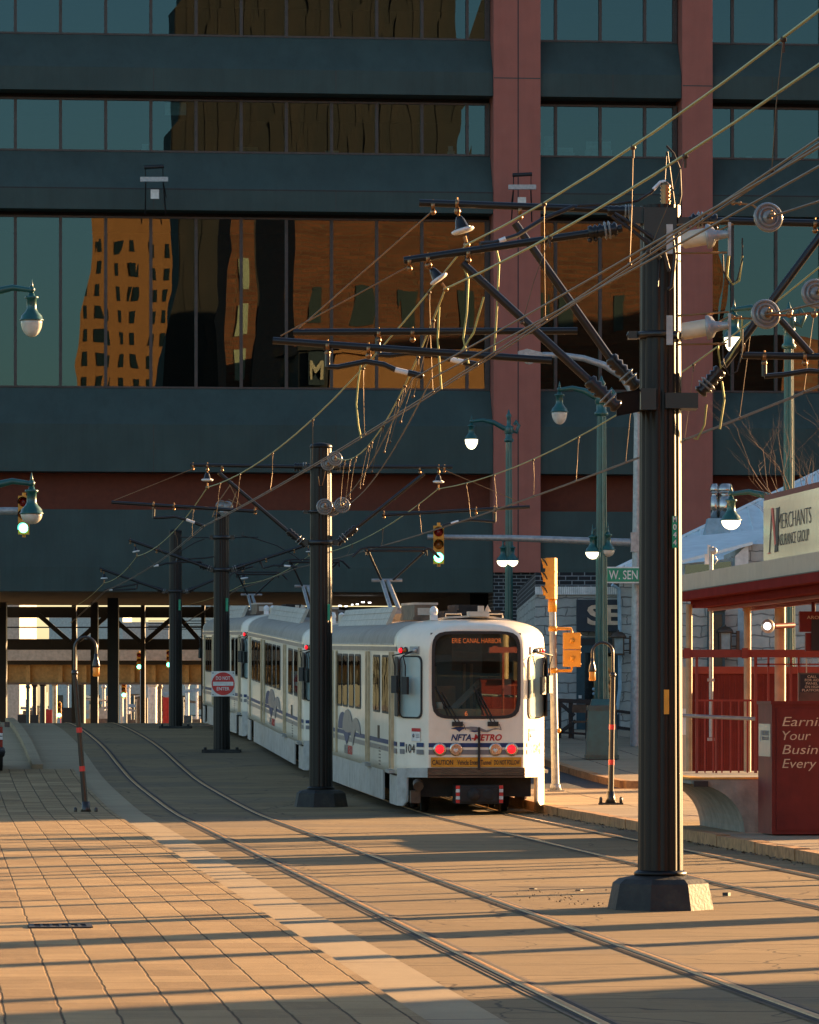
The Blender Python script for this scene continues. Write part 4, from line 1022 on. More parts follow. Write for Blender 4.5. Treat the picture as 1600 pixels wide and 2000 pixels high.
# ------------------------------------------------------------------ catenary poles
def bell(o, t, top, bot, parent):        # suspension insulator: fork, black cone, pale rim, clamp
    top, bot = V(top), V(bot); d = bot-top; l = d.length; ax = d.normalized()
    q = MB(); q.tube([top, top+ax*l*.3], l*.035, 6); q.tube([top+ax*l*.78, bot], l*.05, 6); q.ball(bot, l*.09, 8); q.ball(top+ax*l*.12, l*.09, 8); i_ = part('insulator', q, M['brass'], parent)
    q = MB(); q.lathe(top+ax*l*.25, [(l*.07, 0), (l*.12, l*.1), (l*.17, l*.28), (l*.24, l*.33)], 16, ax); part('cone', q, M['armpaint'], i_)
    q = MB(); q.lathe(top+ax*l*.57, [(l*.22, 0), (l*.29, l*.02), (l*.30, l*.07), (l*.25, l*.11), (l*.1, l*.12)], 18, ax); part('rim', q, M['white'], i_)
def cantilever(t, D, k, segs, ins=(), drops=(), bells=(), clamps=(), stays=(), steadies=()):
    """one hinged arm assembly drawn with photo columns/rows at depth D, every member a part"""
    r = .037*k
    def q_(p): return P(p[0], p[1], p[2] if len(p) > 2 else D)
    for (nm, a, c, rr) in segs:
        m = MB(); m.tube([q_(a), q_(c)], r*rr, 10); part(nm, m, M['armpaint'], t)
    for (a, c) in ins:                   # ribbed strut insulators with two pale rings
        a, c = q_(a), q_(c); d = c-a; l = d.length; ax = d/l; m = MB()
        prof = []
        for i in range(13): h = l*i/12; prof.append((r*(2.0 if i % 2 else 1.35), h))
        m.lathe(a, prof, 12, ax); o = part('strut_insulator', m, M['armpaint'], t)
        m = MB()
        for f in (.28, .42): m.lathe(a+ax*l*f, [(r*2.0, -r*.3), (r*2.5, 0), (r*2.0, r*.3)], 14, ax)
        part('pale_ring', m, M['porc'], o)
        m = MB()
        for f in (.75, .95): m.lathe(a+ax*l*f, [(r*1.7, -r*.4), (r*1.8, 0), (r*1.7, r*.4)], 12, ax); m.ball(a+ax*l*f+V((0, 0, -r*1.9)), r*.7, 8)
        part('clamp_band', m, M['armpaint'], o)
    for (a, c) in bells: bell(None, t, q_(a), q_(c), t)
    for a in clamps:
        p = q_(a); m = MB(); m.lathe(p-V((r*.5, 0, 0)), [(r*1.15, 0), (r*1.15, r)], 10, (1, 0, 0)); m.ball(p-UP*r*1.7, r*.8, 8); m.tube([p+UP*r*1.1, p+UP*r*1.7], r*.25, 6); part('pipe_clamp', m, M['brass'], t)
    for (a, c) in stays:
        m = MB(); m.tube([q_(a), q_(c)], .007*k, 5); part('stay_wire', m, M['brass'], t)
    for (a, b_, pts, tip) in steadies:
        m = MB(); m.tube([q_(a), q_(b_)], r*.65, 8); m.tube([q_((a[0]-6*k*40/D*1.0, a[1]-2)), q_((a[0], a[1]+8)), q_((a[0]+6*k*40/D, a[1]-2))], r*.5, 6); m.tube([q_(b_)] + [q_(p) for p in pts], r*.7, 8); s_ = part('steady_arm', m, M['armpaint'], t)
        m = MB(); m.tube([q_(pts[-1]), q_(pts[-1]).lerp(q_(tip), .5)], r*.7, 8); part('pale_sleeve', m, M['white'], s_)
        m = MB(); m.tube([q_(pts[-1]).lerp(q_(tip), .5), q_(tip)], r*.85, 8); m.ball(q_(tip), r*.9, 8); part('wire_clip', m, M['armpaint'], s_)
def disc_ins(t, px, py, D, r, ax=(0, -1, 0)):
    p = P(px, py, D); ax = V(ax).normalized(); m = MB()
    m.lathe(p, [(r*.1, -.06), (r, 0), (r, r*.12), (r*.9, r*.24), (r*.84, r*.24), (r*.80, r*.06), (r*.70, r*.06), (r*.66, r*.3), (r*.58, r*.3), (r*.54, r*.08), (r*.44, r*.08), (r*.40, r*.36), (r*.2, r*.4)], 26, ax); o = part('disc_insulator', m, M['porc'], t)
    m = MB(); m.tube([p+ax*r*.3, p+ax*r*1.0], r*.13, 8); m.ball(p+ax*r*.9, r*.2, 8); m.tube([p+ax*r*.7-UP*r*.25, p+ax*r*.7+UP*r*.3], r*.07, 6); part('cap_and_pin', m, M['brass'], o)
def pole(px, pyb, D, zb, ztop, rad, label, plate_py=None, base=True, cap=True):
    o = P(px, pyb, D); o.z = zb
    t = thing('catenary_pole', label, 'catenary pole', o, 'black catenary poles between the tracks')
    m = MB(); n = 84
    pr = []
    z0 = zb+(.34 if base else .02)
    for k in range(n*2):
        a = math.pi*k/n; f = 1.0-.075*(1-abs(math.cos(a*7+.35))**.55)
        pr.append((math.cos(a)*f, math.sin(a)*f))
    nn = len(pr); vs = []
    for (z, r_) in ((z0, rad*1.05), (z0+1.2, rad*1.02), (ztop, rad*.93)):
        vs += [V((o.x+x*r_, o.y+y*r_, z)) for x, y in pr]
    fs = [(i*nn+j, i*nn+(j+1) % nn, (i+1)*nn+(j+1) % nn, (i+1)*nn+j) for i in range(2) for j in range(nn)]
    m.add(vs, fs, 0, True); m.add(vs[2*nn:], [tuple(range(nn))], 0); part('shaft', m, M['pole'], t)
    if cap:
        m = MB(); m.lathe((o.x, o.y, ztop), [(rad*.98, -.03), (rad*1.0, 0), (rad*.9, .04), (rad*.3, .07), (0, .075)], 24); part('pole_cap', m, M['pole'], t)
    if base:
        m = MB(); R8 = [(.515, 0), (.46, .27), (.40, .315), (.24, .345)]; vs = []
        for (r_, h) in R8:
            for j in range(8): a = math.pi/8+.15+j*math.pi/4; vs.append(V((o.x+r_*1.02*math.cos(a), o.y+r_*1.02*math.sin(a), zb-.02+h+(.02 if h == 0 else 0)-(.02 if h == 0 else 0))))
        fs = [(i*8+j, i*8+(j+1) % 8, (i+1)*8+(j+1) % 8, (i+1)*8+j) for i in range(3) for j in range(8)] + [tuple(range(24, 32))]
        m.add(vs, fs, 0); part('base', m, M['polebase'], t)
        m = MB(); m.lathe((o.x, o.y, zb+.325), [(rad*1.22, 0), (rad*1.22, .03), (rad*1.08, .05)], 24); part('base_ring', m, M['pole'], t)
    else:
        m = MB(); m.box((o.x-.48, o.y-.42, zb-.02), (o.x+.48, o.y+.42, zb+.07)); part('base_plate', m, M['polebase'], t)
        m = MB()
        for sx in (-.4, .4): m.lathe((o.x+sx, o.y-.3, zb+.07), [(.04, 0), (.04, .06)], 6)
        part('anchor_bolt', m, M['blacksteel'], t)
    return t
def collar(t, px, py, D, rad, h):
    p = P(px, py, D); m = MB(); m.lathe(p-UP*h/2, [(rad*1.12, 0), (rad*1.2, .01), (rad*1.2, h-.01), (rad*1.12, h)], 24)
    for s in (-1, 1): m.frame(p+V((s*rad*1.3, 0, 0)), V((rad*.22, 0, 0)), V((0, rad*.4, 0)), UP*h*.6); m.ball(p+V((s*rad*1.45, -.03, 0)), rad*.16, 8)
    return part('collar', m, M['armpaint'], t)
D1 = 43.3
p1 = pole(1290, 1775, D1, 0.0, EYE+(HOR-402)*D1/F, .208, 'nearest black fluted catenary pole on an octagonal base, in front of the red shelter', cap=False)
# --- number plate, yellow mark, head gear and brackets of the nearest pole
x1 = P(1290, 0, D1).x
m = MB(); a = P(1313, 1070, D1-.19); c = P(1323, 1008, D1-.19); m.box((a.x, a.y-.02, a.z), (c.x, a.y+.01, c.z)); pl = part('number_plate', m, M['signgreen'], p1)
m = MB()
for i, ch in enumerate('M044'): m.text(ch, V(((a.x+c.x)/2, a.y-.022, c.z-.058-.074*i)), (1, 0, 0), UP, .052, .034, align='C', bold=.015)
part('plate_lettering', m, M['signwhite'], pl)
m = MB(); a = P(1297, 1395, D1-.22); c = P(1307, 1347, D1-.22); m.box((a.x, a.y-.004, a.z), (c.x, a.y+.012, c.z)); part('yellow_mark', m, M['sigyel'], p1)
def pbox(t, nm, x0, x1_, y0, y1, D, dd, mt):
    a, c = P(x0, y1, D), P(x1_, y0, D); m = MB(); m.box((a.x, D, a.z), (c.x, D+dd, c.z)); return part(nm, m, M[mt], t)
pbox(p1, 'head_bracket', 1258, 1322, 405, 486, D1-.24, .46, 'armpaint')
pbox(p1, 'head_bracket', 1322, 1346, 424, 446, D1-.1, .2, 'armpaint'); pbox(p1, 'head_bracket', 1232, 1258, 404, 436, D1-.12, .24, 'armpaint')
pbox(p1, 'arm_bracket', 1252, 1282, 758, 800, D1-.30, .60, 'armpaint'); pbox(p1, 'arm_bracket', 1300, 1364, 767, 797, D1-.26, .40, 'armpaint')
m = MB()
for (x0, x1_, y) in ((1205, 1252, 765), ):
    a, c = P(1204, 810, D1-.55), P(1250, 762, D1-.30)
    m.prism([P(1204, 768, D1-.55), P(1250, 760, D1-.30), P(1250, 802, D1-.30), P(1204, 811, D1-.55)], (0, .04, 0)); m.prism([P(1204, 768, D1-.55), P(1250, 760, D1-.30), P(1250, 760, D1+.05), P(1204, 768, D1-.2)], (0, 0, -.02)); m.prism([P(1204, 809, D1-.55), P(1250, 800, D1-.30), P(1250, 800, D1+.05), P(1204, 809, D1-.2)], (0, 0, -.02))
part('arm_bracket', m, M['armpaint'], p1)
collar(p1, 1290, 655, D1, .205, .06)
for py in (655,):
    m = MB(); m.tube([P(1254, py, D1-.1), P(1325, py, D1-.22)], .035, 8); part('hinge_rod', m, M['armpaint'], p1)
m = MB(); prof = []
for i in range(12): prof.append((.055 if i % 2 else .038, .018*i))
m.lathe(P(1300, 404, D1), [(.04, -.02)]+prof+[(.02, .24)], 14); part('surge_arrester', m, M['brass'], p1)
m = MB(); pts = [P(1300, 357, D1), P(1288, 358, D1), P(1272, 376, D1), P(1245, 392, D1-.1), P(1205, 398, D1-.1), P(1160, 400, D1), P(1128, 402, D1)]; m.tube(pts, .013, 8, 0); c1 = part('feeder_cable', m, M['cable'], p1)
m = MB(); m.tube([P(1301, 354, D1), P(1290, 356, D1), P(1276, 370, D1-.01)], .017, 8); part('pale_cap', m, M['white'], c1)
for pts in ([(1200, 417), (1240, 440), (1275, 465), (1298, 495), (1307, 530)], [(1195, 422), (1235, 450), (1270, 478), (1290, 505)], [(1310, 440), (1318, 500), (1312, 560), (1305, 565)]):
    m = MB(); m.tube([P(x, y, D1-.27) for x, y in pts], .018, 8); part('feeder_cable', m, M['cable'], p1)
m = MB(); m.tube([P(1120, 404, D1+.4), P(1060, 428, D1+.2), P(1010, 460, D1), P(965, 474, D1-.2), P(938, 476, D1-.3)], .022, 8); jc = part('jumper_cable', m, M['cable'], p1)
m = MB(); m.tube([P(988, 466, D1-.16), P(968, 474, D1-.16), P(945, 476, D1-.2)], .023, 8); part('pale_sleeve', m, M['white'], jc)
cantilever(p1, 43.9, 1.0,
    [('top_tube', (1235, 411), (819, 396), 1.0), ('strut_tube', (1205, 718), (1006, 436), 1.1), ('lower_tube', (1128, 646), (573, 649), .95)],
    ins=[((1246, 757), (1192, 698))], bells=[((891, 404), (912, 478))], clamps=[(846, 402), (893, 398), (1016, 412), (740, 652), (806, 651)],
    stays=[((845, 412), (583, 642))], steadies=[((738, 656), (740, 692), [(760, 694), (800, 689), (845, 692), (880, 702)], (930, 712))])
cantilever(p1, 42.6, 1.0,
    [('top_tube', (1215, 446), (789, 509), 1.0), ('strut_tube', (1160, 752), (903, 514), 1.1), ('lower_tube', (1078, 704), (533, 665), .95)],
    ins=[((1208, 797), (1150, 742)), ((1206, 447), (1150, 455))], bells=[((834, 511), (871, 565))], clamps=[(800, 512), (836, 506), (915, 496), (640, 676), (720, 682)],
    stays=[((803, 518), (548, 656))], steadies=[((640, 682), (640, 716), [(660, 717), (715, 706), (750, 712), (772, 722)], (822, 734))])
m = MB(); prof = [(.045 if i % 2 else .055, .03*i) for i in range(10)]; m.lathe(P(1240, 412, 43.9), prof, 12, (-1, 0, 0)); part('tube_insulator', m, M['armpaint'], p1)
m = MB()
for x in (1222, 1228, 1232): m.lathe(P(x, 413, 43.9), [(.05, -.01), (.075, 0), (.05, .01)], 14, (-1, 0, 0))
part('pale_ring', m, M['porc'], p1)
# right hand arms of the nearest pole
cantilever(p1, 43.5, 1.0, [('top_tube', (1345, 430), (1760, 440), 1.0), ('strut_tube', (1412, 716), (1700, 330), 1.1), ('lower_tube', (1450, 694), (1790, 700), .95), ('brace_tube', (1525, 625), (1585, 692), .9)],
    ins=[((1366, 768), (1408, 722)), ((1350, 430), (1400, 431))], clamps=[(1493, 697), (1572, 697), (1592, 438), (1452, 680)], steadies=[((1493, 700), (1493, 735), [(1530, 732), (1580, 724), (1640, 730)], (1700, 745))])
# spring tensioners with disc insulators on the nearest pole
for (yc, yd, xd) in ((467, 425, 1500), (645, 614, 1495)):
    m = MB(); m.tube([P(1336, yc+2, D1-.35), P(1384, yc-6, D1-.45)], .082, 18); m.tube([P(1332, yc+2, D1-.35), P(1337, yc+2, D1-.35)], .06, 12); tn = part('spring_tensioner', m, M['tank'], p1)
    m = MB(); m.lathe(P(1380, yc-5, D1-.44), [(.115, 0), (.12, .02), (.10, .06), (.05, .09), (.035, .2), (.05, .21)], 18, (1, -.15, .1)); part('tensioner_end', m, M['galv'], tn)
    m = MB()
    for (a, c) in (((1322, yc-28), (1424, yc-36)), ((1320, yc+28), (1420, yc+26)), ((1372, yc-2), (1432, yc-30))): m.tube([P(*a, D1-.42), P(*c, D1-.42)], .011, 6)
    part('tie_rod', m, M['brass'], tn)
    m = MB(); a = P(1425, yc, D1-.42); m.frame(a, (.013, 0, 0), (0, .03, 0), UP*.16); part('yoke_plate', m, M['galv'], tn); m = MB(); a = P(1308, yc, D1-.42); m.frame(a, (.03, 0, 0), (0, .02, 0), UP*.14); part('anchor_plate', m, M['galv'], tn)
    m = MB(); m.tube([P(1427, yd-30 if yc < 500 else yd+6, D1-.42), P(1470, yd-25 if yc < 500 else yd+8, D1-.42), P(xd, yd, D1-.44)], .012, 6)
    for x in (1432, 1445): m.ball(P(x, yd-28 if yc < 500 else yd+6, D1-.42), .022, 8)
    part('clevis', m, M['brass'], tn)
    disc_ins(p1, xd, yd, D1-.5, .145, (.25, -1, .15))
    m = MB(); m.tube([P(1412, yc+30, D1-.42), P(1413, yc+62, D1-.42), P(1424, yc+88, D1-.42), P(1440, yc+80, D1-.42), P(1450, yc+40, D1-.42), P(1450, yc-2, D1-.42)], .008, 6); part('loose_wire', m, M['cable'], tn)
disc_ins(p1, 1593, 574, D1-.5, .145, (.25, -1, .15))
m = MB(); m.tube([P(1497, 614, D1-.6), P(1540, 616, D1-.55), P(1600, 610, D1-.5), P(1640, 600, D1-.5)], .014, 6)
for x in (1500, 1542, 1590): m.ball(P(x, 614, D1-.56), .035, 8)
part('turnbuckle', m, M['brass'], p1)
# --- second pole
D2 = 83.5
p2 = pole(627, 1582, D2, g(D2), EYE+(HOR-872)*D2/F, .21, 'second black fluted catenary pole, standing beside the front tram car')
for py in (912, 1000, 1060): collar(p2, 627, py, D2, .21, .05 if py != 1060 else .09)
cantilever(p2, D2+.1, 1.0,
    [('top_tube', (606, 912), (372, 908), .95), ('strut_tube', (566, 1041), (427, 923), 1.0), ('lower_tube', (502, 999), (218, 981), .9)],
    ins=[((598, 1066), (562, 1036)), ((606, 912), (575, 911))], bells=[((405, 913), (405, 952))], clamps=[(377, 910), (405, 910), (434, 912), (300, 986), (340, 988), (498, 996)], stays=[((376, 916), (222, 978))],
    steadies=[((301, 990), (300, 1011), [(320, 1011), (342, 1009), (364, 1015)], (397, 1027))])
cantilever(p2, D2+.1, 1.0,
    [('top_tube', (650, 912), (884, 912), .95), ('strut_tube', (692, 1034), (829, 925), 1.0), ('lower_tube', (746, 1006), (1035, 990), .9)],
    ins=[((658, 1062), (696, 1030)), ((650, 912), (684, 912))], bells=[((857, 918), (856, 955))], clamps=[(868, 914), (857, 914), (820, 916), (966, 994), (930, 996), (750, 1004)], stays=[((868, 918), (1028, 986))],
    steadies=[((967, 996), (967, 1019), [(945, 1017), (920, 1015), (896, 1018)], (866, 1027))])
for (x, y, r_) in ((640, 906, .13), (654, 896, .14), (650, 995, .13), (634, 990, .155), (668, 987, .15)): disc_ins(p2, x, y, D2-.35-(.1 if x in (654, 634, 668) else 0), r_, (.1, -1, .1))
m = MB(); a = P(640, 1212, D2-.2); c = P(645, 1180, D2-.2); m.box((a.x, a.y-.02, a.z), (c.x, a.y, c.z)); part('number_plate', m, M['signgreen'], p2)
m = MB(); m.tube([P(622, 930, D2-.25), P(624, 948, D2-.3), P(630, 948, D2-.3), P(636, 920, D2-.3)], .008, 5); part('loose_wire', m, M['brass'], p2)
# --- third and fourth pole
D3 = 113.0
p3 = pole(433, 1468, D3, g(D3), EYE+(HOR-1006)*D3/F, .205, 'third black catenary pole carrying the round DO NOT ENTER sign', base=False)
for py in (1050, 1113): collar(p3, 434, py, D3, .205, .09)
cantilever(p3, D3, 1.0, [('strut_tube', (402, 1107), (252, 1054), 1.15), ('strut_tube', (468, 1107), (600, 1064), 1.15), ('lower_tube', (335, 1098), (394, 1097), .7), ('span_rod', (352, 1049), (425, 1050), .35), ('span_rod', (445, 1050), (505, 1049), .35)],
    ins=[((420, 1114), (390, 1103)), ((448, 1114), (478, 1104))], bells=[((263, 1062), (268, 1086)), ((602, 1066), (603, 1084))], clamps=[(255, 1056), (306, 1074), (575, 1074), (520, 1092)],
    steadies=[((348, 1088), (344, 1100), [(325, 1100), (310, 1104)], (290, 1108)), ((508, 1094), (514, 1110), [(535, 1104), (555, 1105)], (580, 1107))])
m = MB()
for (x, y, r_) in ((432, 988, .14), (444, 990, .15), (438, 1000, .12)): m.lathe(P(x, y, D3-.4), [(.05, 0), (r_, .02), (r_, .05), (.03, .1)], 16, (0.1, -1, 0))
part('disc_insulator', m, M['porc'], p3)
m = MB()
for (a, c) in (((412, 992), (430, 1003)), ((428, 978), (446, 982)), ((448, 945), (470, 990)), ((455, 940), (424, 985)), ((424, 985), (415, 1010)), ((446, 975), (476, 989)), ((462, 960), (448, 1000))): m.tube([P(*a, D3-.5), P(*c, D3-.5)], .012, 5)
part('anchor_linkage', m, M['brass'], p3)
m = MB(); m.tube([P(350, 1078, D3), P(380, 1060, D3), P(400, 1052, D3)], .015, 5); m.tube([P(476, 1040, D3), P(472, 1046, D3), P(500, 1052, D3), P(540, 1065, D3), P(575, 1085, D3), P(592, 1098, D3)], .015, 5); m.tube([P(352, 1092, D3), P(400, 1090, D3), P(425, 1086, D3), P(438, 1096, D3)], .018, 5); part('feeder_cable', m, M['cable'], p3)
m = MB(); a = P(441, 1194, D3-.2); c = P(446, 1168, D3-.2); m.box((a.x, a.y-.02, a.z), (c.x, a.y, c.z)); part('number_plate', m, M['signgreen'], p3)
D4 = 137.0
p4 = pole(343, 1417, D4, g(D4), EYE+(HOR-1038)*D4/F, .20, 'furthest black catenary pole at the crest beside the underpass', base=False)
collar(p4, 343, 1155, D4, .2, .08)
cantilever(p4, D4, 1.0, [('strut_tube', (314, 1152), (195, 1110), 1.2), ('strut_tube', (373, 1152), (424, 1130), 1.2), ('lower_tube', (271, 1140), (204, 1152), .7), ('lower_tube', (455, 1117), (494, 1106), .9)],
    ins=[((328, 1157), (308, 1150)), ((358, 1157), (378, 1150))], bells=[((203, 1115), (204, 1138)), ((474, 1112), (478, 1140))], clamps=[(198, 1112)], steadies=[((268, 1142), (266, 1150), [(240, 1152), (220, 1152)], (206, 1152))])
m = MB(); a = P(349, 1192, D4-.2); c = P(353, 1171, D4-.2); m.box((a.x, a.y-.02, a.z), (c.x, a.y, c.z)); part('number_plate', m, M['signgreen'], p4)

# ------------------------------------------------------------------ overhead lines
def span(a, c, sag, n=14): return [a.lerp(c, i/n) - UP*4*sag*(i/n)*(1-i/n) for i in range(n+1)]
def along(pts, y):
    for i in range(len(pts)-1):
        a, c = pts[i], pts[i+1]
        if (a.y-y)*(c.y-y) <= 0 and abs(a.y-c.y) > 1e-6: return a.lerp(c, (y-a.y)/(c.y-a.y))
    return None
def line(label, mess, cont, drops, rm=.0095, rc=.0075, twin=0.0):
    """messenger + contact wire + droppers hung between them: they hang and move together"""
    o = V(mess[len(mess)//2]); t = thing('overhead_line', label, 'overhead line', o, 'overhead lines above the tracks')
    mb = MB(); mb.tube(mess, rm, 6); part('messenger_wire', mb, M['copper'], t)
    for dx in ((-twin, twin) if twin else (0,)):
        mb = MB(); mb.tube([p+V((dx, 0, 0)) for p in cont], rc, 6); part('contact_wire', mb, M['contact'], t)
    for y in drops:
        a, c = along(mess, y), along(cont, y)
        if a is None or c is None: continue
        mb = MB(); d = V((random.uniform(-.05, .05), random.uniform(-.5, .5), 0)); mb.tube([a, (a+c)/2+d*.3, c], .0034, 5); o_ = part('dropper', mb, M['dropper'], t)
        mb = MB(); mb.ball(a-UP*.012, .022, 8); mb.tube([a-UP*.02, a-UP*.09], .010, 6); part('clip', mb, M['verdigris'], o_); mb = MB(); mb.ball(c+UP*.012, .018, 8); part('clip', mb, M['verdigris'], o_)
    return t
def joinspans(pts, sags):
    out = []
    for i in range(len(pts)-1): out += span(V(pts[i]), V(pts[i+1]), sags[i])[(1 if i else 0):]
    return out
A_m = [S(4.95, 2, 6.5), P(911, 478, 43.8), P(405, 952, D2), P(268, 1086, D3), P(204, 1138, D4), S(4.75, 172, 5.6)]
A_c = [S(4.7, 2, 5.2), P(926, 716, 43.6), P(396, 1029, D2), P(291, 1110, D3), P(206, 1154, D4), S(4.7, 172, 5.0)]
mess_a = joinspans(A_m, (.5, .42, .25, .15, .1)); cont_a = joinspans(A_c, (.05, .06, .04, .03, .02))
line('long catenary over the left track, running on past the second pole into the underpass', mess_a, cont_a, [8, 14, 20, 27, 33, 38, 47, 54, 61, 68, 75, 80, 88, 95, 102, 109, 118, 126], twin=.022)
B_m = [S(5.35, 2, 6.45), P(870, 564, 42.6), P(657, 894, D2-.5)]
B_c = [S(5.0, 2, 4.95), P(824, 740, 42.8), P(652, 992, D2-.5)]
mess_b = joinspans(B_m, (.5, .55)); cont_b = joinspans(B_c, (.05, .28))
line('catenary over the left track that ends on the second pole at white discs', mess_b, cont_b, [10, 16, 23, 30, 36, 45, 48.5, 52, 54, 59, 63.5, 65, 71, 74, 77.5], twin=.09)
C_m = [S(9.2, 2, 6.5), S(9.1, 43.5, 6.75), P(856, 955, D2), P(603, 1086, D3), P(478, 1140, D4), S(9.05, 172, 5.7)]
C_c = [S(9.0, 2, 5.2), S(8.9, 43.5, 5.25), P(868, 1029, D2), P(581, 1109, D3), P(465, 1150, D4), S(9.05, 172, 5.0)]
mess_c = joinspans(C_m, (.8, .5, .25, .15, .1)); cont_c = joinspans(C_c, (.04, .06, .04, .03, .02))
line('catenary over the right track, passing above the front tram car', mess_c, cont_c, [47, 51, 55, 60, 65, 70, 75, 79, 87, 94, 101, 108, 118, 126], twin=.02)
# short tail that ends on the nearest pole's discs
mb = MB(); mb.tube([P(1500, 425, D1-.6), S(8.9, 20, 5.9), S(9.0, 4, 6.2)], .012, 6)
solo('anchor_wire', mb, M['contact'], 'brown wire leaving the upper white disc insulator of the nearest pole to the right', 'wire', P(1500, 425, D1-.6), 'anchor wires of the nearest pole')
mb = MB(); mb.tube([P(1495, 615, D1-.6), S(8.7, 20, 4.9), S(8.8, 4, 5.1)], .012, 6)
solo('anchor_wire', mb, M['contact'], 'brown wire leaving the lower white disc insulator of the nearest pole', 'wire', P(1495, 615, D1-.6), 'anchor wires of the nearest pole')
mb = MB(); a_ = P(1306, 290, D1); mb.tube([P(1302, 285, D1), P(1316, 300, D1), P(1328, 330, D1), P(1330, 380, D1), P(1322, 420, D1)], .012, 6); mb.tube([P(1302, 296, D1), P(1296, 400, D1), P(1285, 560, D1-.3)], .006, 5); mb.tube([P(1304, 296, D1), P(1318, 400, D1)], .006, 5)
solo('hanging_cable', mb, M['cable'], 'dark looped cable hanging from the upper wire to the top of the nearest pole', 'cable', a_)
for i, (pts, lab) in enumerate((([(968, 480), (975, 510), (972, 580), (968, 650), (965, 695)], 'slack green jumper cable hanging in front of the left salmon column'), ([(905, 520), (915, 545), (912, 610), (905, 660), (915, 710)], 'slack green jumper cable just left of the left salmon column'),
        ([(705, 712), (700, 745), (696, 790), (700, 830), (705, 855)], 'green jumper cable hanging left of centre below the long left wire'), ([(1380, 790), (1376, 830), (1362, 858), (1355, 856)], 'short green cable loop right of the nearest pole'),
        ([(1424, 500), (1420, 540), (1432, 556), (1444, 548), (1450, 500)], 'dark wire loop under the upper cream tensioner'), ([(1402, 676), (1408, 720), (1425, 700), (1448, 660), (1450, 620)], 'thin wire loop under the lower cream tensioner'),
        ([(1410, 745), (1415, 780), (1406, 838)], 'thin straight hanger wire right of the nearest pole bracket'), ([(858, 600), (855, 660), (862, 760)], 'thin hanger dropping from the left insulator to the wire below'), ([(945, 580), (925, 650), (893, 700)], 'slanted thin hanger just left of the left salmon column'))):
    mb = MB(); mb.tube([P(x, y, 43.4 if i != 2 else 54) for x, y in pts], .011, 6); solo('jumper_cable', mb, M['copper'], lab, 'cable', P(*pts[0], 43.4), 'slack jumper cables')

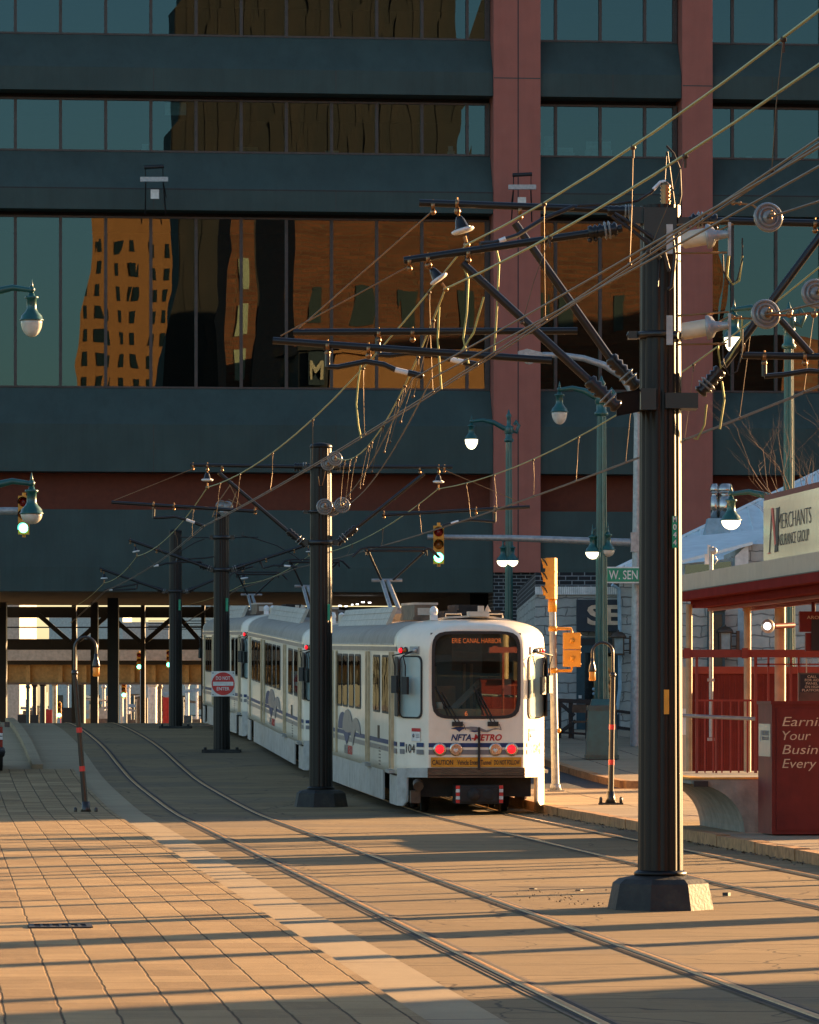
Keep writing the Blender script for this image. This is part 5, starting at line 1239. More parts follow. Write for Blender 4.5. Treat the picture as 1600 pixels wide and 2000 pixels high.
# ------------------------------------------------------------------ street lamps
def lamp_head(t, c, k, lit, kind):         # c = top of the fixture, k scale (globe radius)
    q = MB(); q.lathe(c-UP*k*.2, [(k*.25, 0), (k*.3, -k*.25), (k*.62, -k*.32), (k*.62, -k*.5), (k*.45, -k*.58), (k*.45, -k*1.45), (k*.62, -k*1.75), (k*.95, -k*2.1), (k*1.02, -k*2.4), (k*1.12, -k*2.45), (k*1.12, -k*2.55)][::-1], 18); h = part('lamp_hood', q, M['teal'], t)
    q = MB(); e = 1.55 if kind == 'acorn' else .95
    q.lathe(c-UP*k*2.75, [(k*math.cos(R(9*i)), -k*e*math.sin(R(9*i))) for i in range(11)][::-1], 18); part('lamp_globe', q, M['globe_lit' if lit else 'globe_off'], h)
def street_lamp(px, D, ptop, heads, rad, label, base=None, shaft_bot=None):
    x = PX(px, D); zt_ = EYE+(HOR-ptop)*D/F; zb = g(D)+(.15 if x > 0 else .03)
    t = thing('street_lamp', label, 'street lamp', (x, D, zb), 'teal ornamental street lamps')
    q = MB(); n = 16; vs = []
    for (z, r_) in ((zb+1.4, rad*1.15), (zb+2.5, rad*1.0), (zt_-.9, rad*.72)):
        for j in range(n*2): a = math.pi*j/n; f = 1 if j % 2 else .9; vs.append(V((x+r_*f*math.cos(a), D+r_*f*math.sin(a), z)))
    fs = [(i*32+j, i*32+(j+1) % 32, (i+1)*32+(j+1) % 32, (i+1)*32+j) for i in range(2) for j in range(32)]; q.add(vs, fs, 0); part('post', q, M['teal'], t)
    q = MB(); q.lathe((x, D, zt_-.9), [(rad*.72, 0), (rad*1.1, .02), (rad*1.1, .08), (rad*.8, .12), (rad*.8, .35), (rad*1.0, .40), (rad*.5, .5), (rad*.5, .7), (rad*.7, .76), (rad*.3, .85), (.01, .95)], 18); part('finial', q, M['teal'], t)
    q = MB()
    b0 = .37
    for (z0, z1, w0, w1) in ((0, .10, 1.06, 1.06), (.10, 1.15, 1.0, .86), (1.15, 1.27, .92, .92), (1.27, 1.42, .72, .62)):
        vs = []
        for (z, w_) in ((z0, w0), (z1, w1)): vs += [V((x+sx*b0*w_, D+sy*b0*w_, zb+z)) for sx, sy in ((-1, -1), (1, -1), (1, 1), (-1, 1))]
        q.add(vs, [(0, 1, 5, 4), (1, 2, 6, 5), (2, 3, 7, 6), (3, 0, 4, 7), (4, 5, 6, 7), (3, 2, 1, 0)], 0)
    part('base', q, M['teal'], t)
    for (hx, hy, kk, lit, kind, sx) in heads:
        c = P(hx, hy, D); q = MB(); s = 1 if c.x > x else -1; lx = abs(c.x-x)
        if lx > .5:
            za = c.z; pts = [V((x, D, za-.22*lx)), V((x+s*lx*.15, D, za-.16*lx)), V((x+s*lx*.4, D, za-.02)), V((x+s*lx*.7, D, za+.05*lx)), V((x+s*lx*.95, D, za+.02)), V((c.x, D, za))]
            q.tube(pts, [kk*.42, kk*.40, kk*.38, kk*.3, kk*.24, kk*.22], 10); q.ball(c+UP*.02, kk*.32, 10); q.lathe(c+UP*.04, [(kk*.2, 0), (kk*.12, kk*.4), (.005, kk*.9)], 8)
            q.lathe(V((x, D, za-.22*lx-kk*.6)), [(rad*.95, 0), (rad*1.05, kk*.15), (rad*1.05, kk), (rad*.95, kk*1.2)], 16)
            # scroll behind the post
            q.tube([V((x-s*rad*.6, D, za-.22*lx)), V((x-s*(rad+kk*.5), D, za-.28*lx)), V((x-s*(rad+kk*.9), D, za-.1*lx)), V((x-s*(rad+kk*.4), D, za+.02*lx)), V((x-s*(rad+kk*.2), D, za-.08*lx))], kk*.28, 8)
        else:
            q.tube([V((x, D, c.z-.1)), V((x+(c.x-x)*.5, D, c.z+.12)), V((c.x, D, c.z+.05)), c-UP*.05], kk*.2, 8)
            q.lathe(c+UP*.04, [(kk*.2, 0), (kk*.12, kk*.4), (.005, kk*.9)], 8)
        part('lamp_arm', q, M['teal'], t); lamp_head(t, c, kk, lit, kind)
    return t
street_lamp(994, 130, 803, [(921, 824, .185, True, 'acorn', 0), (983, 1062, .18, True, 'hemi', 0), (1000, 1062, .18, True, 'hemi', 0)], .125, 'teal street lamp behind the front tram car with its upper globe lit')
street_lamp(1175, 106, 738, [(1093, 762, .19, False, 'acorn', 0), (1158, 1040, .17, True, 'hemi', 0), (1187, 1036, .17, False, 'hemi', 0)], .15, 'stout teal street lamp on square base beside the W. SEN sign, upper globe unlit')
street_lamp(1541, 90, 594, [(1434, 606, .20, True, 'acorn', 0), (1428, 966, .19, True, 'hemi', 0)], .13, 'teal street lamp behind the cream canopy sign, two lit globes on its left')
street_lamp(-62, 85, 540, [(62, 568, .205, False, 'acorn', 0), (62, 946, .205, False, 'hemi', 0)], .19, 'teal street lamp at the left edge, only two unlit hanging globes in view')

# ------------------------------------------------------------------ gooseneck marker lamps
def gooseneck(px, py, D, zb, hpx, side, top_dx, lean_label):
    o = P(px, py, D); o.z = zb; k = D/F
    t = thing('gooseneck_lamp', lean_label, 'marker lamp', o, 'thin gooseneck marker lamps')
    H_ = hpx*k; tp = V((o.x+top_dx*k, D, zb+H_*.80)); d = tp-o
    q = MB(); q.tube([o, tp], [.052, .042], 12); part('post', q, M['bronzepole'], t)
    s = side; w_ = 42*k if side > 0 else 40*k; z1 = zb+H_*.80
    q = MB(); r_ = abs(w_)/2; pts = [tp, V((tp.x, D, zb+H_-r_))]
    for i in range(1, 10): a = math.pi*i/10; pts.append(V((tp.x+s*(r_-r_*math.cos(a)), D, zb+H_-r_+r_*math.sin(a))))
    pts += [V((tp.x+s*2*r_, D, zb+H_-r_)), V((tp.x+s*2*r_, D, zb+H_-r_-.12))]; q.tube(pts, .026, 10); q.lathe(tp-UP*.03, [(.055, 0), (.06, .03), (.045, .08)], 12); part('neck', q, M['bronzepole'], t)
    e = pts[-1]; q = MB(); q.lathe(e-UP*.22, [(.065, 0), (.068, .03), (.05, .12), (.035, .16), (.03, .24)], 14); h = part('lamp_cap', q, M['bronzepole'], t)
    q = MB(); q.lathe(e-UP*.38, [(.05, 0), (.062, .02), (.056, .08), (.06, .14), (.056, .16)], 14); part('amber_glass', q, M['amberglass'], h)
    for f in (.33, .60):
        c = o.lerp(tp, f*1.0); q = MB(); q.tube([c-d.normalized()*.045, c+d.normalized()*.045], .0525, 12); part('reflective_band', q, M['redtape'], t)
    q = MB(); q.box((o.x-.22, D-.12, zb), (o.x+.22, D+.12, zb+.045)) if side < 0 else q.box((o.x-.10, D-.1, zb), (o.x+.10, D+.1, zb+.03)); q.lathe((o.x, D, zb+.03), [(.11, 0), (.075, .1), (.07, .22)], 12)
    for sx in (-.18, .18): q.lathe((o.x+sx, D-.05, zb), [(.03, 0), (.03, .13), (.015, .15)], 8)
    part('base_plate', q, M['bronzepole'], t)
gooseneck(168, 1594, 78.3, g(78.3)+.004, 349, 1, -22, 'leaning bronze gooseneck lamp with red bands on the left plaza')
gooseneck(1193, 1588, 80.0, .15, 318, -1, 4, 'upright bronze gooseneck lamp with red bands on the right sidewalk')

# ------------------------------------------------------------------ traffic signals
def sig_head(t, c, k, lit='green', parent_thing=True):
    """three-lens head facing the viewer: c centre, k section height"""
    q = MB(); q.box(c+V((-k*.42, 0, -k*1.5)), c+V((k*.42, k*.45, k*1.5)))
    for i in (-1, 1): q.box(c+V((-k*.40, -.02, i*k*.5-.02)), c+V((k*.40, .0, i*k*.5+.02)))
    q.tube([c+V((0, .15, k*1.5)), c+V((0, .15, k*1.75))], k*.14, 8); q.tube([c+V((0, .15, -k*1.5)), c+V((0, .15, -k*1.7))], k*.14, 8)
    part('housing', q, M['sigyel'], t)
    for i, (m_, on) in enumerate((('red_off', 'red'), ('amb_off', 'amber'), ('grn_on', 'green'))):
        z = c.z+k*(1-i); q = MB()
        if on == lit: q.lathe((c.x, c.y-.005, z), [(k*.36, 0), (k*.33, .02), (k*.2, .05), (.01, .06)], 18, (0, -1, 0)); part('lens', q, M['grn_on'], t)
        else: q.lathe((c.x, c.y-.005, z), [(k*.36, 0), (k*.33, .02), (k*.2, .05), (.01, .06)], 18, (0, -1, 0)); part('lens', q, M[m_ if m_ != 'grn_on' else 'tealframe'], t)
        q = MB(); vs = []
        for j in range(13):
            a = R(-20+220*j/12); 
            for dy, r_ in ((0, .39), (-k*.75, .40)): vs.append(V((c.x+k*r_*math.cos(a), c.y+dy, z+k*r_*math.sin(a))))
        q.add(vs, [(2*j, 2*j+1, 2*j+3, 2*j+2) for j in range(12)], 0); part('visor', q, M['sigblk'], t)
DM = 113.0; kM = DM/F
c = P(1243, 1063, DM)
ms = thing('signal_mast', 'grey mast behind the nearest pole with signal arm and curved street light arm', 'mast', (c.x, DM, g(DM)+.15))
q = MB(); q.tube([(c.x, DM, g(DM)+.15), P(1245, 1065, DM), P(1246, 830, DM)], [.16, .13, .10], 14); part('mast', q, M['galv'], ms)
q = MB(); q.tube([P(1246, 860, DM), P(1246, 815, DM), P(1238, 770, DM), P(1215, 735, DM), P(1180, 713, DM), P(1140, 700, DM), P(1100, 694, DM), P(1060, 693, DM)], [.10, .10, .095, .09, .085, .08, .075, .07], 12); part('light_arm', q, M['galv'], ms)
q = MB(); pts = [P(1066, 690, DM), P(1030, 681, DM), P(1012, 686, DM), P(1014, 700, DM), P(1035, 710, DM), P(1060, 700, DM)]; q.prism(pts, (0, .35, 0)); lh = part('luminaire', q, M['galv'], ms)
q = MB(); q.ball(P(1034, 704, DM)+V((0, .17, 0)), .13, 10, 0, .7); part('lens', q, M['globe_off'], lh)
q = MB(); q.tube([P(1243, 1060, DM), P(1000, 1051, DM), P(835, 1049, DM)], [.10, .08, .065], 12); q.box(P(1232, 1078, DM)-V((.0, .16, 0)), P(1254, 1040, DM)+V((0, .16, 0))); part('signal_arm', q, M['galv'], ms)
t = thing('traffic_signal', 'yellow traffic signal showing green, hung on the mast arm above the front tram car', 'traffic signal', P(857, 1064, DM-.3), 'traffic signals facing the viewer')
sig_head(t, P(857, 1064, DM-.35), .32)
c = P(-140, 1000, 117)
lm = thing('signal_mast', 'grey signal mast arm reaching in from the left edge', 'mast', (c.x, 117, g(117)))
q = MB(); q.tube([(c.x, 117, g(117)), (c.x, 117, c.z+.3)], [.16, .11], 12); part('mast', q, M['galv'], lm)
q = MB(); q.tube([P(-140, 998, 117), P(80, 998, 117)], .10, 12); part('signal_arm', q, M['galv'], lm)
t = thing('traffic_signal', 'yellow traffic signal showing green, half behind the lower left lamp globe', 'traffic signal', P(46, 1005, 116.6), 'traffic signals facing the viewer')
sig_head(t, P(46, 1006, 116.5), .335)
t = thing('traffic_signal', 'yellow traffic signal cut by the left edge, only a sliver in view', 'traffic signal', P(-12, 1150, 100), 'traffic signals facing the viewer')
sig_head(t, P(-12, 1150, 100), .29, None); q = MB(); q.tube([P(-14, 1180, 100.2), (PX(-14, 100.2), 100.2, g(100))], .06, 8); part('post', q, M['galv'], t)
for (px, py, D, lab) in ((272, 1296, 233, 'far small green traffic signal in front of the ochre girder'), (242, 1352, 250, 'far small green traffic signal below the ochre girder'), (116, 1392, 268, 'tiny far green signal low beyond the underpass'), (330, 1292, 232, 'far green signal beside the fourth pole')):
    t = thing('traffic_signal', lab, 'traffic signal', P(px, py, D), 'far signals beyond the underpass')
    sig_head(t, P(px, py-5, D), .30)
    q = MB(); q.tube([P(px+4, py, D+.3), V((PX(px+4, D), D+.3, -2.5))], .07, 6); part('post', q, M['galv'], t)
# side street signal post
DS = 87.5; o = P(1085, 1548, DS); o.z = g(DS)+.15
sp_ = thing('signal_post', 'slim grey signal post on the right sidewalk beside the front tram car', 'post', o)
q = MB(); q.tube([o, P(1079, 1180, DS)], [.078, .066], 14); part('post', q, M['galv'], sp_)
q = MB(); q.box(o+V((-.16, -.14, 0)), o+V((.16, .14, .03))); q.lathe(o+UP*.03, [(.12, 0), (.09, .12)], 12); part('base_plate', q, M['galv'], sp_)
q = MB(); q.lathe(P(1079, 1195, DS), [(.085, 0), (.085, .22), (.06, .25)], 12); part('top_socket', q, M['sigyel'], sp_)
q = MB(); q.ball(P(1091, 1427, DS), .05, 8); q.tube([P(1084, 1427, DS), P(1091, 1427, DS)], .03, 8); part('push_button', q, M['sigyel'], sp_)
t = thing('traffic_signal', 'yellow signal head seen from its side on top of the slim grey post', 'traffic signal', P(1078, 1170, DS), 'signal heads on the slim grey post')
kS = DS/F; c = P(1077, 1130, DS)
q = MB(); q.frame(c+V((0, 0, 0)), V((9*kS, -.03, 0)), V((.03, .16, 0)), UP*40*kS); q.tube([P(1078, 1168, DS), P(1078, 1190, DS)], .06, 8)
for i in (-1, 1): q.frame(c+UP*i*13.3*kS, V((9.6*kS, -.03, 0)), V((.03, .17, 0)), UP*.012)
part('housing', q, M['sigyel'], t)
for i in (-1, 0, 1):
    z = c.z+i*26.5*kS; vs = []; q = MB()
    for j in range(11):
        a = R(-30+240*j/10)
        for dx, r_ in ((-8*kS, .125), (-(16+4*max(0, math.sin(a)))*kS, .125)): vs.append(V((c.x+dx, DS+r_*math.cos(a), z+r_*math.sin(a))))
    q.add(vs, [(2*j, 2*j+1, 2*j+3, 2*j+2) for j in range(10)], 0); vz = part('visor', q, M['sigyel'], t)
    q = MB(); q.tube([V((c.x-18*kS, DS-.13, z+.12)), V((c.x-13*kS, DS-.135, z+.07)), V((c.x-8*kS, DS-.135, z-.02))], .014, 5); part('visor_edge', q, M['sigblk'], vz)
t = thing('pedestrian_signal', 'yellow two-section signal head seen from behind, bracketed to the slim grey post', 'pedestrian signal', P(1116, 1300, DS), 'signal heads on the slim grey post')
for k_, yy in enumerate((1252, 1286)):
    c = P(1117, yy, DS); q = MB(); q.frame(c, V((17*kS, 0, 0)), V((0, .12, 0)), UP*16.3*kS); q.ball(c+V((0, -.13, 0)), .05, 8)
    for sx in (-1, 1):
        for sz in (-1, 1): q.ball(c+V((sx*16*kS, -.1, sz*11*kS)), .022, 6)
    part('housing', q, M['sigyel'], t)
for yy in (1228, 1310):
    q = MB(); q.tube([P(1082, yy, DS), P(1116, yy, DS), P(1117, yy+(8 if yy < 1250 else -8), DS)], .03, 8); q.lathe(P(1080, yy, DS)-UP*.05, [(.085, 0), (.085, .1)], 12); part('bracket', q, M['sigyel'], t)
# street name sign
a, c = P(1184, 1139, 112.4), P(1300, 1107, 112.4)
t = thing('street_sign', 'green W. SEN street name sign partly hidden by the nearest black pole', 'street sign', a)
q = MB(); q.box((a.x-.06, 112.4, a.z), (c.x, 112.62, c.z)); part('sign_case', q, M['signwhite'], t)
q = MB(); q.box((a.x+.03, 112.392, a.z+.035), (c.x-.03, 112.398, c.z-.035)); part('sign_face', q, M['signgreen'], t)
q = MB(); q.text('W. SEN', (a.x+.07, 112.388, a.z+.10), (1, 0, 0), UP, .215, .72, bold=.008); part('sign_lettering', q, M['signwhite'], t)
# DO NOT ENTER sign
a, c = P(413, 1360, D3-.3), P(459, 1311, D3-.3)
t = thing('do_not_enter_sign', 'square white DO NOT ENTER sign with a red disc on the third black pole', 'road sign', P(436, 1336, D3-.3))
q = MB(); q.box((a.x, D3-.30, a.z), (c.x, D3-.285, c.z)); q.box((a.x+.25, D3-.285, a.z+.1), (a.x+.33, D3-.2, c.z-.1)); part('plate', q, M['signwhite'], t)
q = MB(); mc = (a+c)/2; q.lathe((mc.x, D3-.301, mc.z), [(.288, 0), (.288, .004)], 40, (0, -1, 0), 0, False); part('red_disc', q, M['signred'], t)
q = MB(); q.box((mc.x-.255, D3-.31, mc.z-.05), (mc.x+.255, D3-.3055, mc.z+.05)); q.text('DO NOT', (mc.x, D3-.309, mc.z+.10), (1, 0, 0), UP, .085, .36, align='C', bold=.015); q.text('ENTER', (mc.x, D3-.309, mc.z-.165), (1, 0, 0), UP, .08, .32, align='C', bold=.015); part('sign_lettering', q, M['signwhite'], t)
q = MB()
for sx in (-1, 1):
    for sz in (-1, 1): q.lathe((mc.x+sx*.255, D3-.301, mc.z+sz*.27), [(.015, 0), (.012, .008)], 8, (0, -1, 0))
part('bolts', q, M['sigblk'], t)
# ------------------------------------------------------------------ stone restaurant on the far corner
zg = 1.05
sb = thing('stone_building', 'grey rough stone building with pale metal roof right of the tram cars', 'building', P(1250, 1440, 122))
def sfront(D): return D
def SBX(px, D): return PX(px, D)
# left wing (with the dark sign) and projecting right wing
DL, DR = 128.0, 126.8
def wallbox(nm, px0, px1, D0, D1_, zt_, m='stone', z0=.2):
    a = PX(px0, D0); c = PX(px1, D0); q = MB(); q.box((a, D0, z0), (c, D1_, zt_)); return part(nm, q, M[m], sb)
def zat(py, D): return EYE+(HOR-py)*D/F
wallbox('wall', 1046, 1228, DL, 150, zat(1160, DL))
wallbox('brick_parapet', 1046, 1228, DL-.05, 149.9, zat(1118, DL), 'blackbrick', zat(1160, DL)+.005)
q = MB(); a = PX(1045, DL); c = PX(1228, DL)
for i in range(46): x = a+(c-a)*(i+.5)/46; q.box((x-.025, DL-.09, zat(1160, DL)-.02), (x+.025, DL-.055, zat(1146, DL)))
part('soldier_course', q, M['signwhite'], sb)
wallbox('wall', 1213, 1340, DR, 150, zat(1128, DR)); wallbox('wall', 1340, 1790, DR+.3, 150, zat(1128, DR)-.2)
# quoins and cap at the wing corner
q = MB()
for i in range(8): x = PX(1213, DR); z = 1.1+i*.55; q.box((x-.02, DR-.02, z), (x+(.42 if i % 2 else .26), DR, z+.5))
part('quoin', q, M['stone'], sb)
# roof: hip rising to the right
def RP(px, py, D): return P(px, py, D)
eL = P(1196, 1116, DR-.4); eR = V((PX(1900, DR-.4), DR-.4, eL.z)); rL = P(1640, 903, 138); rR = V((PX(1900, 138), 138, rL.z)); bL = V((eL.x-.6, 150, eL.z)); bR = V((eR.x, 150, eL.z))
q = MB(); q.add([eL, eR, rR, rL, bL, bR], [(0, 1, 2, 3), (4, 0, 3), (3, 2, 5, 4)], 0)
q.add([p-UP*.12 for p in (eL, eR, bR, bL)], [(0, 1, 2, 3)], 0); q.add([eL, eR, eR-UP*.12, eL-UP*.12], [(3, 2, 1, 0)], 0); q.add([eL, bL, bL-UP*.12, eL-UP*.12], [(0, 1, 2, 3)], 0)
rf = part('roof', q, M['metalroof'], sb)
q = MB()
for i in range(1, 26):
    f = i/26; a = eL.lerp(eR, f); tx = a.x
    fr = 1.0 if tx > rL.x else max(0.02, (tx-eL.x)/(rL.x-eL.x))
    b2 = V((tx, a.y+(rL.y-eL.y)*fr, a.z+(rL.z-eL.z)*fr)); q.beam(a+UP*.02, b2+UP*.02, .035, .05)
q.tube([eL+UP*.03, rL+UP*.03], .05, 6); q.tube([rL, rR], .06, 6)
part('standing_seam', q, M['metalroof'], rf)
q = MB(); q.beam(eL-UP*.1+V((0, -.06, 0)), eR-UP*.1+V((0, -.06, 0)), .12, .14); part('gutter', q, M['lightblue'], rf)
# lower roof and clerestory right of the pole
D_ = 112
q = MB(); pl = [P(1330, 1096, D_), P(1452, 1072, D_), P(1478, 1048, D_), P(1478, 1040, D_+3), P(1330, 1066, D_+3)]
lr0, lr1 = P(1325, 1092, D_), P(1475, 1060, D_)
q.add([P(1325, 1096, D_), P(1470, 1058, D_), P(1530, 1030, D_+5), P(1325, 1050, D_+5)], [(0, 1, 2, 3)]); q.add([P(1325, 1096, D_), P(1470, 1058, D_), P(1470, 1064, D_), P(1325, 1102, D_)], [(3, 2, 1, 0)])
part('lower_roof', q, M['metalroof'], sb)
q = MB(); q.prism([P(1325, 1102, D_+.3), P(1436, 1090, D_+.3), P(1436, 1130, D_+.3), P(1325, 1130, D_+.3)], (0, .2, 0)); cw = part('clerestory', q, M['lightblue'], sb)
q = MB(); q.prism([P(1338, 1104, D_+.2), P(1428, 1096, D_+.2), P(1428, 1120, D_+.2), P(1338, 1122, D_+.2)], (0, .05, 0)); part('clerestory_glass', q, M['shopglass'], cw)
q = MB(); q.prism([P(1436, 1086, D_+.1), P(1462, 1062, D_+.1), P(1462, 1110, D_+.1), P(1436, 1118, D_+.1)], (0, .2, 0)); part('corner_trim', q, M['signwhite'], sb)
wallbox('wall', 1462, 1760, D_+.2, 121, zat(1062, D_)); wallbox('lower_wall', 1325, 1462, D_+.5, 121, zat(1128, D_))
# roof vents
Dv = 128
q = MB(); vs = [P(1374, 1056, Dv), P(1428, 1056, Dv), P(1424, 1012, Dv), P(1384, 1012, Dv)]; q.prism(vs, (0, .9, 0)); vb = part('vent_base', q, M['lightblue'], sb)
for px, rr in ((1417, 15), (1396, 8)):
    q = MB(); c = P(px, 1012, Dv+.4); k = Dv/F; q.lathe(c, [(rr*k, 0), (rr*k, 42*k), (rr*.75*k, 43*k), (rr*.75*k, 50*k), (rr*1.1*k, 51*k), (rr*1.1*k, 57*k), (rr*.8*k, 67*k), (.01, 68*k)], 18); part('roof_vent', q, M['chrome'], sb)
# sign panel, door, lanterns, downpipe, window on the stone wall
a, c = P(1127, 1233, DL-.5), P(1260, 1171, DL-.5)
sg_ = thing('shop_sign', 'dark navy shop sign panel with large tan letters SE on the stone wall', 'shop sign', a)
q = MB(); q.box((a.x, DL-.5, a.z), (c.x, DL-.02, c.z)); part('panel', q, M['navy'], sg_)
q = MB(); q.text('SE', (PX(1147, DL-.5), DL-.53, zat(1219, DL-.5)), (1, 0, 0), UP, .52, .98, shear=.0, bold=.03); part('sign_lettering', q, M['tanletter'], sg_)
q = MB(); q.box((PX(1126, DL), DL-.06, .9), (PX(1213, DL), DL-.004, zat(1245, DL))); dr = part('door', q, M['tealframe'], sb)
q = MB(); q.box((PX(1142, DL), DL-.10, zat(1368, DL)), (PX(1200, DL), DL-.063, zat(1275, DL))); part('door_glass', q, M['shopglass'], dr)
q = MB(); q.box((PX(1142, DL)+.05, DL-.062, zat(1365, DL)), (PX(1200, DL)-.05, DL-.0605, zat(1278, DL))); part('dark_room', q, M['darkint'], dr)
q = MB(); q.box((PX(1138, DL), DL-.13, zat(1371, DL)), (PX(1204, DL), DL-.06, zat(1367, DL))); q.box((PX(1126, DL), DL-.09, zat(1260, DL)), (PX(1213, DL), DL-.06, zat(1248, DL))); part('door_rail', q, M['blacksteel'], dr)
q = MB(); q.ball(P(1160, 1346, DL-.12), .05, 10); q.ball(P(1160, 1355, DL-.12), .045, 10); part('door_sticker', q, M['lightblue'], dr)
q = MB(); q.box((PX(1130, DL), DL-.11, zat(1364, DL)), (PX(1136, DL), DL-.07, zat(1358, DL))); part('door_plate', q, M['signwhite'], dr)
def lantern(px, py0, py1, D, label, arm):
    k = D/F; c = P(px, (py0+py1)/2, D); h = (py1-py0)*k; r_ = h*.20
    t = thing('wall_lantern', label, 'lantern', c, 'brown lanterns on the stone walls')
    q = MB()
    for sx in (-1, 1):
        for sy in (-1, 1): q.tube([c+V((sx*r_, sy*r_, -h*.42)), c+V((sx*r_*1.05, sy*r_, h*.22))], h*.03, 6)
    q.box(c+V((-r_*1.2, -r_*1.2, -h*.5)), c+V((r_*1.2, r_*1.2, -h*.42))); q.lathe(c+UP*h*.22, [(r_*1.6, 0), (r_*1.6, h*.04), (r_*1.35, h*.14), (r_*.8, h*.22), (r_*.15, h*.26), (r_*.15, h*.32)], 16); part('frame', q, M['verdigris'], t)
    q = MB(); q.box(c+V((-r_*.9, -r_*.9, -h*.42)), c+V((r_*.9, r_*.9, h*.22))); part('glass', q, M['lantglass'], t)
    q = MB(); q.tube([c+V((0, 0, -h*.3)), c+V((arm*h*.5, .1, -h*.3))], h*.03, 6); q.tube([c+V((0, 0, h*.2)), c+V((arm*h*.5, .1, h*.2))], h*.03, 6); q.box(c+V((arm*h*.5-.04, .05, -h*.45)), c+V((arm*h*.5+.04, .2, h*.3))); part('wall_bracket', q, M['verdigris'], t)
lantern(1208, 1232, 1280, 126.2, 'brown wall lantern on the stone corner just left of the nearest pole', 1)
lantern(1417, 1222, 1272, 112, 'brown domed wall lantern beside the teal window under the shelter canopy', 1)
q = MB(); q.tube([P(1196, 1142, DR-.3), P(1209, 1150, DR-.2), P(1211, 1240, DR-.15), P(1211, 1345, DR-.15), P(1204, 1395, DR-.25)], .055, 8); part('downpipe', q, M['lightblue'], sb)
# teal window right of pole
D_ = 112.3
q = MB(); q.box((PX(1382, D_), D_-.05, zat(1330, D_)), (PX(1416, D_), D_+.1, zat(1193, D_))); wo = part('window_frame', q, M['tealframe'], sb)
q = MB(); q.box((PX(1394, D_), D_-.08, zat(1322, D_)), (PX(1410, D_), D_-.055, zat(1200, D_))); part('pane', q, M['refl_win'], wo)
q = MB(); q.box((PX(1381, D_), D_-.12, zat(1194, D_)), (PX(1417, D_), D_-.055, zat(1190, D_))); part('lintel', q, M['blacksteel'], wo)
q = MB(); q.box((PX(1442, D_), D_+.16, zat(1330, D_)), (PX(1456, D_), D_+.19, zat(1180, D_))); part('pale_strip', q, M['lightblue'], sb)
# dark terrace barrier and high chair in front of the door
D_ = 119; zb_ = g(D_)+.15
t = thing('terrace_barrier', 'black wooden terrace barrier with cross braces in front of the stone building', 'barrier', P(1100, 1430, D_))
q = MB()
for px in (1092, 1115, 1148): a = P(px, 1366, D_); q.beam(V((a.x, D_, zb_)), a, .12, .12)
part('post', q, M['blacksteel'], t)
for (a, c, w_) in (((1088, 1368), (1180, 1372), .11), ((1092, 1372), (1122, 1398), .10), ((1092, 1432), (1125, 1408), .10), ((1092, 1430), (1148, 1434), .06)):
    q = MB(); q.beam(P(*a, D_-.1), P(*c, D_-.1), .06, w_); part('rail', q, M['blacksteel'], t)
t = thing('terrace_railing', 'black two-bar terrace railing between the teal lamp and the nearest pole', 'railing', P(1225, 1425, D_))
for (a, c, w_) in (((1200, 1388), (1260, 1396), .08), ((1200, 1420), (1260, 1428), .08)):
    q = MB(); q.beam(P(*a, D_-.6), P(*c, D_-.6), .06, w_); part('rail', q, M['blacksteel'], t)
for px in (1203, 1256):
    q = MB(); a = P(px, 1386, D_-.55); q.beam(V((a.x, a.y, zb_)), a, .08, .08); part('post', q, M['blacksteel'], t)
D_ = 117.5
t = thing('bar_stool', 'brown wooden bar stool standing behind the black terrace barrier', 'stool', P(1130, 1435, D_))
q = MB(); q.box((PX(1119, D_), D_, zat(1412, D_)), (PX(1146, D_), D_+.4, zat(1408, D_))); part('seat', q, M['brownmetal'], t)
for px in (1120, 1145):
    for dy in (0, .38): q = MB(); q.tube([P(px, 1410, D_+dy), V((PX(px, D_+dy), D_+dy, zb_))], .025, 6); part('leg', q, M['blacksteel'], t)
q = MB(); q.box((PX(1119, D_), D_+.36, zat(1392, D_)), (PX(1146, D_), D_+.4, zat(1376, D_))); part('backrest', q, M['brownmetal'], t)

# ------------------------------------------------------------------ station platform, canopy and sign at the right
U0 = 11.25
def uv(px, u): return at_u(px, u)
vA = uv(1322, U0)                 # far end of the platform
pf = thing('station_platform', 'raised concrete platform on a curved concrete support, with a yellow edge strip', 'platform', SG(U0+1, vA))
vC = uv(1474, U0+.0)
zt_ = .80
# curved support: thick slab edge on a quarter round
va0, va1 = 62.5, 66.3
sec_ = [(10.43, .90), (10.43, .84)] + [(10.43+.76*math.sin(R(90*i/14)), .15+.69*math.cos(R(90*i/14))) for i in range(15)] + [(12.6, .15), (12.6, .90)]
q = MB(); n_ = len(sec_); vs = [S(u, va0, z) for u, z in sec_]+[S(u, va1, z) for u, z in sec_]
q.add(vs, [tuple(range(n_))], 0); q.add(vs, [tuple(range(n_, 2*n_))[::-1]], 0)
q.add(vs, [(i, i+n_, (i+1) % n_+n_, (i+1) % n_) for i in range(n_)], 0); 
part('curved_support', q, M['conc'], pf)
q = MB(); q.ubox(10.40, 10.62, va0-.01, va1, .903, .93); q.ubox(10.62, 12.6, va0-.01, va0+.16, .903, .93); part('platform_edge', q, M['yellowline'], pf)
q = MB(); q.ubox(10.62, 12.6, va0+.16, va1+2.2, .903, .925); part('platform_slab', q, M['conc'], pf)
q = MB(); p_ = S(10.5, va0-.02, .86); q.ubox(10.46, 10.66, va0-.05, va0-.005, .80, .88); part('edge_bracket', q, M['blacksteel'], pf)
